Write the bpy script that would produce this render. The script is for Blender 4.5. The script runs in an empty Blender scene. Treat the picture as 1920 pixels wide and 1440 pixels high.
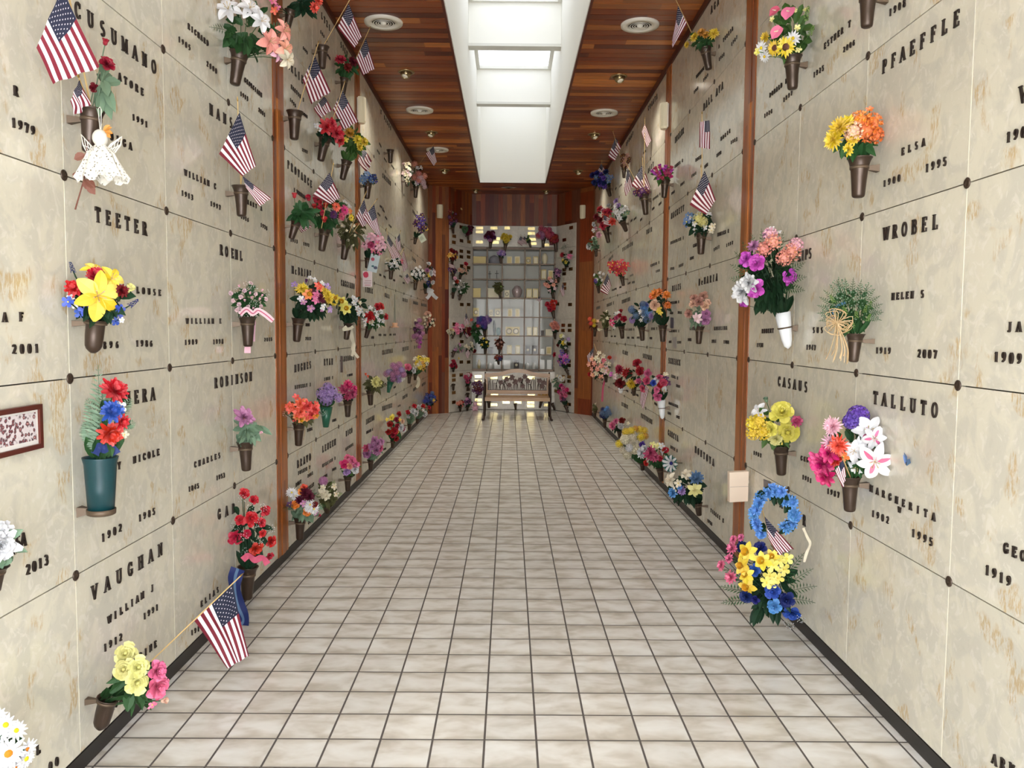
import bpy, math, random
from mathutils import Vector, Matrix
from math import sin, cos, pi, radians
random.seed(7)
SC = bpy.context.scene
COL = SC.collection

# ------------------------------------------------------------ camera, sky, exposure
FOC, PIT, YAW, ROL = 1494.0555, 0.0674493, 0.0042235, 0.0079511
cy_, sy_, cp_, sp_ = cos(YAW), sin(YAW), cos(PIT), sin(PIT)
_r0, _f0, _u0 = Vector((cy_, -sy_, 0)), Vector((cp_*sy_, cp_*cy_, -sp_)), Vector((sp_*sy_, sp_*cy_, cp_))
CR = cos(ROL)*_r0 + sin(ROL)*_u0
CU = -sin(ROL)*_r0 + cos(ROL)*_u0
CF = _f0
CO = Vector((0, 0, 1.6))
cam = bpy.data.cameras.new('camera')
cam.sensor_width = 36; cam.lens = FOC/1920*36; cam.clip_start = .05; cam.clip_end = 200
camo = bpy.data.objects.new('camera', cam)
camo.matrix_world = Matrix(((CR.x, CU.x, -CF.x, CO.x), (CR.y, CU.y, -CF.y, CO.y), (CR.z, CU.z, -CF.z, CO.z), (0, 0, 0, 1)))
COL.objects.link(camo); SC.camera = camo

SC.view_settings.view_transform = 'Standard'; SC.view_settings.look = 'None'
SC.view_settings.gamma = 1; SC.view_settings.use_curve_mapping = False
SC.view_settings.exposure = 1.0
SC.cycles.max_bounces = 10; SC.cycles.diffuse_bounces = 7; SC.cycles.glossy_bounces = 4
SC.cycles.transparent_max_bounces = 12; SC.cycles.sample_clamp_indirect = 8
SC.cycles.use_denoising = True
SC.cycles.caustics_reflective = False; SC.cycles.caustics_refractive = False

W = bpy.data.worlds.new('sky'); SC.world = W; W.use_nodes = True
nt = W.node_tree; nt.nodes.clear()
wo = nt.nodes.new('ShaderNodeOutputWorld'); wb = nt.nodes.new('ShaderNodeBackground')
wn = nt.nodes.new('ShaderNodeTexNoise'); wn.inputs['Scale'].default_value = 3.5; wn.inputs['Detail'].default_value = 5
wc = nt.nodes.new('ShaderNodeTexCoord'); wr = nt.nodes.new('ShaderNodeValToRGB')
wr.color_ramp.elements[0].position = .38; wr.color_ramp.elements[0].color = (.74, .84, 1.0, 1)
wr.color_ramp.elements[1].position = .55; wr.color_ramp.elements[1].color = (1, .985, .96, 1)
nt.links.new(wc.outputs['Generated'], wn.inputs['Vector']); nt.links.new(wn.outputs['Fac'], wr.inputs['Fac'])
nt.links.new(wr.outputs['Color'], wb.inputs['Color']); wb.inputs['Strength'].default_value = 10.0
nt.links.new(wb.outputs[0], wo.inputs[0])

XL, XR, YB, YE, HC = -1.532, 1.576, -1.40, 15.05, 4.28
SX0, SX1, SHY, SHZ = -.545, .635, 14.7, 5.79         # roof-light shaft
def area(name, loc, rot, sx, sy, power, color=(1, 1, 1), portal=False):
    l = bpy.data.lights.new(name, 'AREA'); l.shape = 'RECTANGLE'; l.size = sx; l.size_y = sy; l.energy = power; l.color = color
    l.cycles.is_portal = portal
    o = bpy.data.objects.new(name, l); o.location = loc; o.rotation_euler = rot; COL.objects.link(o); return o
BEAMS = [0.0, 2.6, 5.2, 7.8, 10.4, 13.0]
SKY_SPANS = [(-1.3, 0.0)] + [(BEAMS[i]+.14, BEAMS[i+1]) for i in range(5)] + [(13.14, 14.70)]
for a, b in SKY_SPANS:
    area('daylight_portal', ((SX0+SX1)/2, (a+b)/2, SHZ+.10), (0, 0, 0), SX1-SX0-.06, b-a, 1, portal=True)
area('daylight_portal', (0.02, YB-.12, 1.5), (radians(90), 0, 0), 2.9, 3.0, 1, portal=True)

# ------------------------------------------------------------ pixel helpers (1920x1440 frame)
def ray(x, y): return CF + CR*((x-960)/FOC) - CU*((y-720)/FOC)
def onX(x, y, X): d = ray(x, y); return CO + d*(X/d.x)
def onY(x, y, Y): d = ray(x, y); return CO + d*(Y/d.y)
def onZ(x, y, Z): d = ray(x, y); return CO + d*((Z-1.6)/d.z)

# ------------------------------------------------------------ object helpers
def lin(c):
    return tuple((v/255/12.92 if v/255 <= .04045 else ((v/255+.055)/1.055)**2.4) for v in c[:3]) + (1,)
def tag(o, label=None, cat=None, group=None, kind=None):
    if label: o['label'] = label
    if cat: o['category'] = cat
    if group: o['group'] = group
    if kind: o['kind'] = kind
    return o
def empty(name, loc, parent=None):
    o = bpy.data.objects.new(name, None); o.location = loc; o.empty_display_size = .02; COL.objects.link(o)
    if parent: o.parent = parent
    return o
def mesh(name, V, F, mats, mi=None, smooth=False):
    me = bpy.data.meshes.new(name); me.from_pydata([tuple(v) for v in V], [], F)
    for m in (mats if isinstance(mats, (list, tuple)) else [mats]): me.materials.append(m)
    if mi: me.polygons.foreach_set('material_index', mi)
    if smooth: me.polygons.foreach_set('use_smooth', [True]*len(me.polygons))
    me.update(); return me
def link(name, me, parent=None, loc=None):
    o = bpy.data.objects.new(name, me); COL.objects.link(o)
    if loc is not None: o.location = loc
    if parent: o.parent = parent
    return o
def put(o, parent):   # parent keeping world coordinates of a mesh built in world space
    o.parent = parent
    o.location = Vector(o.location) - parent.location
    return o
class MB:
    def __init__(s): s.V = []; s.F = []; s.M = []
    def add(s, V, F, m=0):
        n = len(s.V); s.V += [Vector(v) for v in V]; s.F += [tuple(i+n for i in f) for f in F]
        s.M += (m if isinstance(m, list) else [m]*len(F)); return s
    def box(s, a, b, m=0):
        x0, y0, z0 = (min(a[i], b[i]) for i in range(3)); x1, y1, z1 = (max(a[i], b[i]) for i in range(3))
        V = [(x0,y0,z0),(x1,y0,z0),(x1,y1,z0),(x0,y1,z0),(x0,y0,z1),(x1,y0,z1),(x1,y1,z1),(x0,y1,z1)]
        return s.add(V, [(0,3,2,1),(4,5,6,7),(0,1,5,4),(1,2,6,5),(2,3,7,6),(3,0,4,7)], m)
    def hexa(s, P, m=0):
        return s.add(P, [(0,3,2,1),(4,5,6,7),(0,1,5,4),(1,2,6,5),(2,3,7,6),(3,0,4,7)], m)
    def slab(s, p0, p1, z0, z1, th, m=0):    # vertical slab along p0->p1 (xy), thickness towards +normal (left of direction)
        d = Vector((p1[0]-p0[0], p1[1]-p0[1])).normalized(); n = Vector((-d.y, d.x))*th
        a = [(p0[0], p0[1]), (p1[0], p1[1]), (p1[0]+n.x, p1[1]+n.y), (p0[0]+n.x, p0[1]+n.y)]
        return s.hexa([(x, y, z0) for x, y in a] + [(x, y, z1) for x, y in a], m)
    def tube(s, P, r, n=6, m=0, cap=True):
        P = [Vector(p) for p in P]; R = r if isinstance(r, (list, tuple)) else [r]*len(P); V = []; F = []
        for i, p in enumerate(P):
            d = (P[min(i+1, len(P)-1)]-P[max(i-1, 0)]).normalized()
            a = d.orthogonal().normalized() if i == 0 else (a - d*a.dot(d)).normalized()
            b = d.cross(a)
            for k in range(n):
                t = 2*pi*k/n; V.append(p+(a*cos(t)+b*sin(t))*R[i])
        for i in range(len(P)-1):
            for k in range(n):
                F.append((i*n+k, i*n+(k+1) % n, (i+1)*n+(k+1) % n, (i+1)*n+k))
        if cap: F += [tuple(range(n))[::-1], tuple((len(P)-1)*n+k for k in range(n))]
        return s.add(V, F, m)
    def lathe(s, o, ax, prof, n=16, m=0):    # prof: (t along ax, radius)
        o = Vector(o); ax = Vector(ax); d = ax.normalized(); a = d.orthogonal().normalized(); b = d.cross(a); V = []; F = []
        for t, r in prof:
            for k in range(n): V.append(o+ax*t+(a*cos(2*pi*k/n)+b*sin(2*pi*k/n))*r)
        for i in range(len(prof)-1):
            for k in range(n): F.append((i*n+k, i*n+(k+1) % n, (i+1)*n+(k+1) % n, (i+1)*n+k))
        return s.add(V, F, m)
    def obj(s, name, mats, parent=None, smooth=False, world=False):
        o = link(name, mesh(name, s.V, s.F, mats, s.M, smooth))
        if parent is not None:
            o.parent = parent
            if not world: pass
            else: o.location = -parent.location
        return o

# ------------------------------------------------------------ materials
def mat(name, col, rough=.5, metal=0, spec=None, **k):
    m = bpy.data.materials.new(name); m.use_nodes = True; b = m.node_tree.nodes['Principled BSDF']
    b.inputs['Base Color'].default_value = lin(col); b.inputs['Roughness'].default_value = rough; b.inputs['Metallic'].default_value = metal
    for a, v in k.items(): b.inputs[a.replace('_', ' ')].default_value = v
    return m
class N:
    def __init__(s, m): s.m = m; s.t = m.node_tree; s.b = s.t.nodes['Principled BSDF']
    def n(s, typ, **k):
        x = s.t.nodes.new('ShaderNode'+typ)
        for a, v in k.items():
            if hasattr(x, a): setattr(x, a, v)
            else: x.inputs[a.replace('_', ' ')].default_value = v
        return x
    def l(s, a, b): s.t.links.new(a, b)
    def math(s, op, a, b=None, c=None):
        x = s.t.nodes.new('ShaderNodeMath'); x.operation = op
        for i, v in enumerate((a, b, c)):
            if v is None: continue
            if isinstance(v, (int, float)): x.inputs[i].default_value = v
            else: s.l(v, x.inputs[i])
        return x.outputs[0]
    def ramp(s, fac, stops, interp='LINEAR'):
        x = s.t.nodes.new('ShaderNodeValToRGB'); r = x.color_ramp; r.interpolation = interp
        while len(r.elements) < len(stops): r.elements.new(.5)
        for e, (p, c) in zip(r.elements, stops): e.position = p; e.color = lin(c) if len(c) == 3 else c
        s.l(fac, x.inputs[0]); return x.outputs[0]
    def mix(s, fac, a, b, mode='MIX'):
        x = s.t.nodes.new('ShaderNodeMix'); x.data_type = 'RGBA'; x.blend_type = mode
        for i, v in ((0, fac), (6, a), (7, b)):
            if isinstance(v, (int, float)): x.inputs[i].default_value = v
            elif isinstance(v, tuple): x.inputs[i].default_value = v
            else: s.l(v, x.inputs[i])
        return x.outputs[2]
G1 = (255, 255, 255); G0 = (0, 0, 0)

def marble(name, base, alt, pale, ochre, amount=1.0, rough=.13):
    m = mat(name, base, rough); q = N(m)
    geo = q.n('NewGeometry'); oi = q.n('ObjectInfo')
    off = q.n('VectorMath', operation='SCALE'); q.l(oi.outputs['Random'], off.inputs['Scale']); off.inputs[0].default_value = (37, 51, 29)
    add = q.n('VectorMath', operation='ADD'); q.l(geo.outputs['Position'], add.inputs[0]); q.l(off.outputs[0], add.inputs[1])
    st = q.n('Mapping'); st.inputs['Scale'].default_value = (1, 1.05, .95); q.l(add.outputs[0], st.inputs['Vector'])
    n1 = q.n('TexNoise', Scale=7.5, Detail=4, Roughness=.5, Distortion=.9); q.l(st.outputs[0], n1.inputs['Vector'])
    n2 = q.n('TexNoise', Scale=16, Detail=5, Roughness=.6, Distortion=1.6); q.l(st.outputs[0], n2.inputs['Vector'])
    n3 = q.n('TexNoise', Scale=5.5, Detail=2.5, Roughness=.55, Distortion=.4); q.l(st.outputs[0], n3.inputs['Vector'])
    hs = q.n('Mapping'); hs.inputs['Scale'].default_value = (1, 3.2, .9); hs.inputs['Rotation'].default_value = (.35, 0, 0); q.l(add.outputs[0], hs.inputs['Vector'])
    n4 = q.n('TexNoise', Scale=26, Detail=3, Roughness=.7); q.l(hs.outputs[0], n4.inputs['Vector'])
    c = q.mix(q.ramp(n1.outputs['Fac'], [(.44, G0), (.56, G1)]), lin(base), lin(alt))
    c = q.mix(q.ramp(n2.outputs['Fac'], [(.54, G0), (.62, (190,)*3)]), c, lin(pale))
    c = q.mix(q.math('MULTIPLY', q.ramp(n2.outputs['Fac'], [(.30, (190,)*3), (.42, G0)]), .55), c, lin(tuple(v*.91 for v in alt)))
    patch = q.ramp(n3.outputs['Fac'], [(.60, G0), (.65, G1)])
    fib = q.ramp(n4.outputs['Fac'], [(.44, G0), (.58, G1)])
    c = q.mix(q.math('MULTIPLY', q.math('MULTIPLY', patch, fib), .62*amount), c, lin(ochre))
    v = q.math('ADD', q.math('MULTIPLY', oi.outputs['Random'], .10), .95)
    hsv = q.n('HueSaturation'); q.l(c, hsv.inputs['Color']); q.l(v, hsv.inputs['Value'])
    q.l(hsv.outputs[0], q.b.inputs['Base Color'])
    q.b.inputs['Specular IOR Level'].default_value = .5
    return m
M_MARBLE = marble('cream_marble', (211, 206, 189), (200, 196, 182), (222, 217, 206), (182, 148, 88))
M_MARBLE_G = marble('grey_marble', (203, 198, 188), (195, 190, 180), (214, 210, 202), (180, 170, 150), .4, .2)

def wood(name, axis, width, stops, rough=.32, along=None, seg=1.1, grain=1.0):
    # boards stacked along `axis` ('x','y' or 'xy'), each with its own tone, broken in lengths along `along`
    m = mat(name, stops[0], rough); q = N(m)
    geo = q.n('NewGeometry'); sp = q.n('SeparateXYZ'); q.l(geo.outputs['Position'], sp.inputs[0])
    X, Y, Z = sp.outputs
    a = {'x': X, 'y': Y}.get(axis) or q.math('ADD', X, Y)
    al = {'x': X, 'y': Y, 'z': Z}[along]
    bi = q.math('FLOOR', q.math('DIVIDE', a, width))
    wn = q.n('TexWhiteNoise', noise_dimensions='1D'); q.l(bi, wn.inputs['W'])
    sg = q.math('FLOOR', q.math('ADD', q.math('DIVIDE', al, seg), q.math('MULTIPLY', wn.outputs['Value'], 7.3)))
    wn2 = q.n('TexWhiteNoise', noise_dimensions='2D'); cb = q.n('CombineXYZ'); q.l(bi, cb.inputs[0]); q.l(sg, cb.inputs[1]); q.l(cb.outputs[0], wn2.inputs['Vector'])
    mp = q.n('Mapping'); sc = {'x': (.8, 14, 14), 'y': (14, .8, 14), 'z': (14, 14, .8)}[along]; mp.inputs['Scale'].default_value = sc
    ad = q.n('VectorMath', operation='ADD'); q.l(geo.outputs['Position'], ad.inputs[0]); q.l(wn2.outputs['Color'], ad.inputs[1]); q.l(ad.outputs[0], mp.inputs['Vector'])
    gn = q.n('TexNoise', Scale=4, Detail=6, Roughness=.65, Distortion=.3); q.l(mp.outputs[0], gn.inputs['Vector'])
    k = len(stops)
    c = q.ramp(wn2.outputs['Value'], [(i/(k-1), s) for i, s in enumerate(stops)])
    c = q.mix(q.math('MULTIPLY', q.ramp(gn.outputs['Fac'], [(.35, G1), (.6, G0)]), .45*grain), c, lin((40, 14, 4)))
    q.l(c, q.b.inputs['Base Color'])
    return m
M_CEIL = wood('cedar_ceiling_boards', 'y', .118, [(116, 48, 20), (156, 80, 36), (92, 32, 12), (206, 126, 58), (128, 56, 24)], along='x', seg=1.6)
M_WALLW = wood('redwood_wall_boards', 'xy', .088, [(104, 34, 14), (150, 66, 26), (88, 22, 8), (128, 74, 44), (168, 96, 40), (112, 66, 50)], along='z', seg=1.3, rough=.5)
M_STRIP = wood('redwood_post_boards', 'y', .08, [(148, 80, 28), (172, 98, 38), (126, 58, 20), (188, 114, 50)], along='z', seg=1.2)
M_WHITE = mat('painted_plaster', (236, 234, 226), .7)
M_SILL = mat('painted_beam', (214, 212, 204), .6)
M_DARK = mat('dark_joint', (52, 44, 36), .9)
M_GROUT = mat('cream_grout', (228, 222, 204), .7)
M_BASE = mat('black_rubber_base', (34, 30, 28), .45)
M_BRONZE = mat('aged_bronze', (66, 52, 42), .36, .45)
M_BRONZE_D = mat('dark_bronze_letters', (46, 36, 30), .5, .4)
M_COLLAR = mat('worn_brass_ring', (96, 80, 64), .5, .45)
M_PLAQ = mat('polished_bronze_plaque', (150, 112, 70), .22, .95)
M_PLAQ_G = mat('polished_gold_plaque', (246, 226, 160), .16, .7)
M_IRON = mat('dark_iron', (58, 44, 38), .45, .6)
M_METALW = mat('white_enamel', (226, 220, 206), .45)
M_SCONCE = mat('ivory_glass_shade', (236, 226, 196), .4)
M_GLASSM = bpy.data.materials.new('pane_glass'); M_GLASSM.use_nodes = True
_t = M_GLASSM.node_tree; _t.nodes.clear(); _o = _t.nodes.new('ShaderNodeOutputMaterial'); _mx = _t.nodes.new('ShaderNodeMixShader')
_tr = _t.nodes.new('ShaderNodeBsdfTransparent'); _gl = _t.nodes.new('ShaderNodeBsdfGlossy'); _gl.inputs['Roughness'].default_value = .03
_fr = _t.nodes.new('ShaderNodeFresnel'); _fr.inputs['IOR'].default_value = 1.24
_t.links.new(_fr.outputs[0], _mx.inputs[0]); _t.links.new(_tr.outputs[0], _mx.inputs[1]); _t.links.new(_gl.outputs[0], _mx.inputs[2]); _t.links.new(_mx.outputs[0], _o.inputs[0])
M_DOME = bpy.data.materials.new('roof_light_acrylic'); M_DOME.use_nodes = True
_t = M_DOME.node_tree; _t.nodes.clear(); _o = _t.nodes.new('ShaderNodeOutputMaterial'); _mx = _t.nodes.new('ShaderNodeMixShader')
_tr = _t.nodes.new('ShaderNodeBsdfTransparent'); _gl = _t.nodes.new('ShaderNodeBsdfTranslucent'); _gl.inputs['Color'].default_value = (.105, .107, .11, 1)
_mx.inputs[0].default_value = .25; _tr.inputs['Color'].default_value = (.105, .107, .11, 1)
_t.links.new(_tr.outputs[0], _mx.inputs[1]); _t.links.new(_gl.outputs[0], _mx.inputs[2]); _t.links.new(_mx.outputs[0], _o.inputs[0])
_PC = {}
def petal(rgb):
    k = tuple(int(v*.90) for v in rgb)
    if k not in _PC:
        m = mat('petal_%02x%02x%02x' % k, k, .6); q = N(m); oi = q.n('ObjectInfo')
        hsv = q.n('HueSaturation'); hsv.inputs['Color'].default_value = lin(k)
        ge = q.n('NewGeometry')     # random tone per petal puts shading between petals into colour; leaves vary too
        q.l(q.math('ADD', q.math('ADD', q.math('MULTIPLY', oi.outputs['Random'], .16), q.math('MULTIPLY', ge.outputs['Random Per Island'], .42)), .66), hsv.inputs['Value'])
        q.l(q.math('ADD', q.math('MULTIPLY', ge.outputs['Random Per Island'], -.16), 1.02), hsv.inputs['Saturation'])
        q.l(q.math('ADD', q.math('MULTIPLY', oi.outputs['Random'], .02), .49), hsv.inputs['Hue'])
        q.l(hsv.outputs[0], q.b.inputs['Base Color']); q.b.inputs['Specular IOR Level'].default_value = .25
        _PC[k] = m
    return _PC[k]
# ------------------------------------------------------------ floor
TX0, TXP, TY0, TYP = .119, .2028, 3.63, .2043
def floor_mat():
    m = mat('glazed_floor_tile', (206, 200, 188), .28); q = N(m)
    geo = q.n('NewGeometry'); sp = q.n('SeparateXYZ'); q.l(geo.outputs['Position'], sp.inputs[0]); X, Y, Z = sp.outputs
    u = q.math('DIVIDE', q.math('SUBTRACT', X, TX0), TXP); v = q.math('DIVIDE', q.math('SUBTRACT', Y, TY0), TYP)
    def edge(t, w): return q.math('SUBTRACT', .5, q.math('ABSOLUTE', q.math('SUBTRACT', q.math('FRACT', t), .5)))
    e = q.math('MINIMUM', edge(u, 0), edge(v, 0))
    g = q.ramp(e, [(.017, G0), (.026, G1)])
    cb = q.n('CombineXYZ'); q.l(q.math('FLOOR', u), cb.inputs[0]); q.l(q.math('FLOOR', v), cb.inputs[1])
    wn = q.n('TexWhiteNoise', noise_dimensions='3D'); q.l(cb.outputs[0], wn.inputs['Vector'])
    sc = q.n('VectorMath', operation='SCALE', Scale=9.0); q.l(wn.outputs['Color'], sc.inputs[0])
    ad = q.n('VectorMath', operation='ADD'); q.l(geo.outputs['Position'], ad.inputs[0]); q.l(sc.outputs[0], ad.inputs[1])
    mp = q.n('Mapping'); mp.inputs['Scale'].default_value = (5, 8.5, 1); q.l(ad.outputs[0], mp.inputs['Vector'])
    ns = q.n('TexNoise', Scale=1.3, Detail=3, Roughness=.5, Distortion=.3); q.l(mp.outputs[0], ns.inputs['Vector'])
    # glaze pools darker towards two edges of each tile
    fv = q.math('FRACT', v); pool = q.math('MULTIPLY', q.math('POWER', q.math('ABSOLUTE', q.math('SUBTRACT', q.math('MULTIPLY', fv, 2), 1)), 2.5), .22)
    t = q.math('ADD', ns.outputs['Fac'], pool)
    c = q.ramp(t, [(.34, (219, 218, 213)), (.50, (211, 208, 201)), (.66, (194, 188, 177)), (.85, (174, 166, 153))])
    vv = q.math('ADD', q.math('MULTIPLY', wn.outputs['Value'], .09), .955)
    h = q.n('HueSaturation'); q.l(c, h.inputs['Color']); q.l(vv, h.inputs['Value'])
    q.l(q.mix(g, lin((84, 78, 74)), h.outputs[0]), q.b.inputs['Base Color'])
    q.l(q.math('ADD', q.math('MULTIPLY', q.math('SUBTRACT', 1, g), .5), .25), q.b.inputs['Roughness'])
    b = q.n('Bump', Strength=.35, Distance=.002); q.l(g, b.inputs['Height']); q.l(b.outputs[0], q.b.inputs['Normal'])
    return m
def structure(o): o['kind'] = 'structure'; return o
structure(MB().box((XL-.2, YB-.3, -.12), (XR+.2, 16.6, 0)).obj('floor', floor_mat()))

# ------------------------------------------------------------ side walls: backing, posts, base
PANEL_T = .024
ROWZ = [.066, .719, 1.419, 2.118, 2.820, 3.531, 4.215]
STRIPS = [(5.235, 5.475), (7.985, 8.240)]
COLS = [('near', [1.143+.8185*k for k in range(6)]), ('middle', [5.475, 6.305, 7.152, 7.985]), ('far', [8.24+.8505*k for k in range(9)])]
COLS[2][1][-1] = YE
for side, X, s in (('left', XL, 1), ('right', XR, -1)):       # s: direction into the hall
    b = MB(); bx = X - s*PANEL_T
    b.box((bx - s*.001, YB, 0), (bx - s*.16, 16.6, HC), 0)
    structure(b.obj('wall_'+side, M_DARK))
    structure(MB().box((bx+s*.0005, YB, .066), (X, 1.139, 4.215)).obj('wall_'+side+'_near', M_MARBLE))   # plain marble run beside the camera
    structure(MB().box((X - s*.03, YB, .002), (X + s*.003, YE-.01, .064)).obj('baseboard_'+side, M_BASE))
TR = 1
for side, X, s in (('left', XL, 1), ('right', XR, -1)):
    for nm, ys in COLS:
        for y in ys[1:-1]: structure(MB().box((X - s*PANEL_T, y-.0026, .066), (X - s*.002, y+.0026, 4.215)).obj('trim_%d' % TR, M_GROUT)); TR += 1
for side, X, s in (('left', XL, 1), ('right', XR, -1)):
    for y0, y1 in STRIPS:
        b = MB(); w = (y1-y0)/3
        for k in range(3): b.box((X - s*PANEL_T, y0+k*w+.0015, .066), (X + s*(.006 + (.004 if k == 1 else 0)), y0+(k+1)*w-.0015, HC-.002))
        structure(b.obj('trim_%d' % TR, M_STRIP)); TR += 1
    b = MB(); b.box((X - s*PANEL_T, YB, 4.217), (X + s*.012, YE, HC-.001)); structure(b.obj('trim_%d' % TR, mat('dark_wood_cornice', (70, 24, 10), .4))); TR += 1

ORD = ['first', 'second', 'third', 'fourth', 'fifth', 'sixth', 'seventh', 'eighth', 'ninth', 'tenth']
RNAME = ['bottom row', 'second row up', 'third row up', 'fourth row up', 'fifth row up', 'top row']
PANELS = []
for side, X, s in (('left', XL, 1), ('right', XR, -1)):
    for nm, ys in COLS:
        for c in range(len(ys)-1):
            for r in range(6):
                if nm == 'near' and c == 0: pass
                y0, y1 = ys[c]+.003, ys[c+1]-.003
                if c == 0: y0 = ys[c]+.001
                if c == len(ys)-2: y1 = ys[c+1]-.001
                z0, z1 = ROWZ[r]+.0022, ROWZ[r+1]-.0022
                cx = X - s*PANEL_T/2
                b = MB().box((-PANEL_T/2, (y0-y1)/2, (z0-z1)/2), (PANEL_T/2, (y1-y0)/2, (z1-z0)/2))
                o = b.obj('crypt_front', M_MARBLE); o.location = (cx, (y0+y1)/2, (z0+z1)/2)
                o['category'] = 'crypt front'
                k = len(ys)-2-c if nm == 'near' else c
                where = {'near': '%s column before first post' % ORD[k], 'middle': '%s column between posts' % ORD[k],
                         'far': '%s column beyond second post' % ORD[k]}[nm]
                PANELS.append(dict(o=o, side=side, y0=y0, y1=y1, z0=z0, z1=z1, where=where, row=RNAME[r], X=X, s=s, txt=0))

# rosettes at the panel corners
rm = MB().lathe((0, 0, 0), (0, 0, .006), [(0, .019), (.5, .0195), (.9, .016), (1, .011), (.75, .009), (.8, .006), (1.15, .004), (1.2, 0)], 14)
ROS = mesh('rosette', rm.V, rm.F, M_BRONZE, smooth=True)
for side, X, s in (('left', XL, 1), ('right', XR, -1)):
    for nm, ys in COLS:
        for c, y in enumerate(ys):
            if nm == 'near' and c < 1: continue
            yy = y
            if c == 0 and nm != 'near': yy = y+.012
            if c == len(ys)-1:
                if nm == 'far': continue
                yy = y-.012
            for r in range(1, 6):
                if nm == 'near' and ((r == 5) or (c == 1 and r == 4)): continue
                o = link('rosette', ROS, loc=(X + s*.0004, yy, ROWZ[r])); o.rotation_euler = (0, s*pi/2, 0)
                if (c == 0 and nm != 'near') or c == len(ys)-1: o.location.x = X + s*.0004
                w = {'near': 'before the first wood post', 'middle': 'between the wood posts', 'far': 'beyond the second post'}[nm]
                k = len(ys)-1-c if nm == 'near' else c
                tag(o, 'round bronze rosette, %s wall %s, %s joint across, %s joint up' % (side, w, ORD[k], ORD[r-1]), 'rosette', 'bronze rosettes at the panel corners')

# ------------------------------------------------------------ ceiling: boards each side of the roof-light shaft
b = MB(); nb = int((16.5-YB)/.118)
for k in range(nb+1):
    y0 = math.floor(YB/.118)*.118 + k*.118 + .005; y1 = y0+.108
    for x0, x1 in ((XL-.03, SX0-.03), (SX1+.03, XR+.03)):
        if y0 < SHY+.05: b.box((x0, y0, HC), (x1, y1, HC+.02))
    if y0 >= SHY+.05: b.box((XL-.03, y0, HC), (XR+.03, y1, HC+.02))
for x0, x1 in ((XL-.2, SX0-.02), (SX1+.02, XR+.2)): b.box((x0, YB, HC+.021), (x1, SHY+.02, HC+.10), 1)
b.box((XL-.2, SHY+.02, HC+.021), (XR+.2, 16.6, HC+.10), 1)
structure(b.obj('ceiling', [M_CEIL, M_DARK]))
b = MB()
b.box((SX0-.03, YB, HC-.012), (SX0-.008, SHY+.03, HC+.022)); b.box((SX1+.008, YB, HC-.012), (SX1+.03, SHY+.03, HC+.022)); b.box((SX0-.03, SHY+.008, HC-.012), (SX1+.03, SHY+.05, HC+.022))
structure(b.obj('trim_%d' % TR, mat('cedar_edge_trim', (92, 36, 20), .4))); TR += 1
# shaft walls
structure(MB().box((SX0-.0079, YB, HC-.005), (SX0, SHY, SHZ)).box((SX0-.10, YB, HC+.101), (SX0-.008, SHY+.1, SHZ)).obj('wall_shaft_left', M_WHITE))
structure(MB().box((SX1, YB, HC-.005), (SX1+.0079, SHY, SHZ)).box((SX1+.008, YB, HC+.101), (SX1+.10, SHY+.1, SHZ)).obj('wall_shaft_right', M_WHITE))
structure(MB().box((SX0, SHY, HC-.005), (SX1, SHY+.0079, SHZ)).box((SX0, SHY+.008, HC+.101), (SX1, SHY+.1, SHZ)).obj('wall_shaft_end', M_WHITE))
for k, y in enumerate(BEAMS):
    b = MB().box((SX0+.001, y, 5.215), (SX1-.001, y+.14, 5.80), 0).box((SX0+.0005, y-.012, 5.20), (SX1-.0005, y+.152, 5.235), 1)
    structure(b.obj('trim_%d' % TR, [M_WHITE, M_SILL])); TR += 1
for k, (a, c) in enumerate(SKY_SPANS):
    if c < .5: continue
    f = MB(); i = .05
    f.box((SX0+.001, a, 5.74), (SX0+i, c, 5.79)); f.box((SX1-i, a, 5.74), (SX1-.001, c, 5.79)); f.box((SX0+i, a, 5.74), (SX1-i, a+i, 5.79)); f.box((SX0+i, c-i, 5.74), (SX1-i, c, 5.79))
    wdw = structure(f.obj('window_%d' % (k+1), M_SILL))
    g = MB(); n = 1; x0, x1 = SX0+i*.6, SX1-i*.6
    for j in range(n):                       # shallow domed pane
        xa, xb = x0+(x1-x0)*j/n, x0+(x1-x0)*(j+1)/n; za = zb = 5.797
        g.add([(xa, a, za), (xb, a, zb), (xb, c, zb), (xa, c, za)], [(0, 1, 2, 3)])
    g.obj('pane', M_DOME, wdw)
# ------------------------------------------------------------ entrance end behind the camera
b = MB(); y0, y1 = YB-.10, YB
b.box((XL-.2, y0, 0), (-1.40, y1, HC)); b.box((1.42, y0, 0), (XR+.2, y1, HC)); b.box((-1.40, y0, 2.95), (1.42, y1, HC)); b.box((SX0-.1, y0, HC), (SX1+.1, y1, 5.9))
structure(b.obj('wall_back', M_WHITE))
d = MB()
for x in (-1.38, -.98, .02, 1.0, 1.40): d.box((x-.03, y0+.02, 0), (x+.03, y1-.02, 2.95))
d.box((-1.40, y0+.02, .0), (1.42, y1-.02, .14)); d.box((-1.40, y0+.02, 2.90), (1.42, y1-.02, 2.95))
P = [(.02+.98*cos(pi-pi*i/20), YB-.05, 2.05+.50*sin(pi*i/20)) for i in range(21)]
d.tube(P, .03, 6); dr = structure(d.obj('door_1', M_IRON))
MB().add([(-1.38, YB-.05, .1), (1.40, YB-.05, .1), (1.40, YB-.05, 2.93), (-1.38, YB-.05, 2.93)], [(0, 1, 2, 3)]).obj('pane', M_GLASSM, dr)

# ------------------------------------------------------------ apse at the far end
AP = [(XL, 15.05), (-1.150, 15.25), (-.750, 15.98), (.935, 15.98), (1.275, 15.38), (XR, 14.93)]
ZT = 3.66
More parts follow.
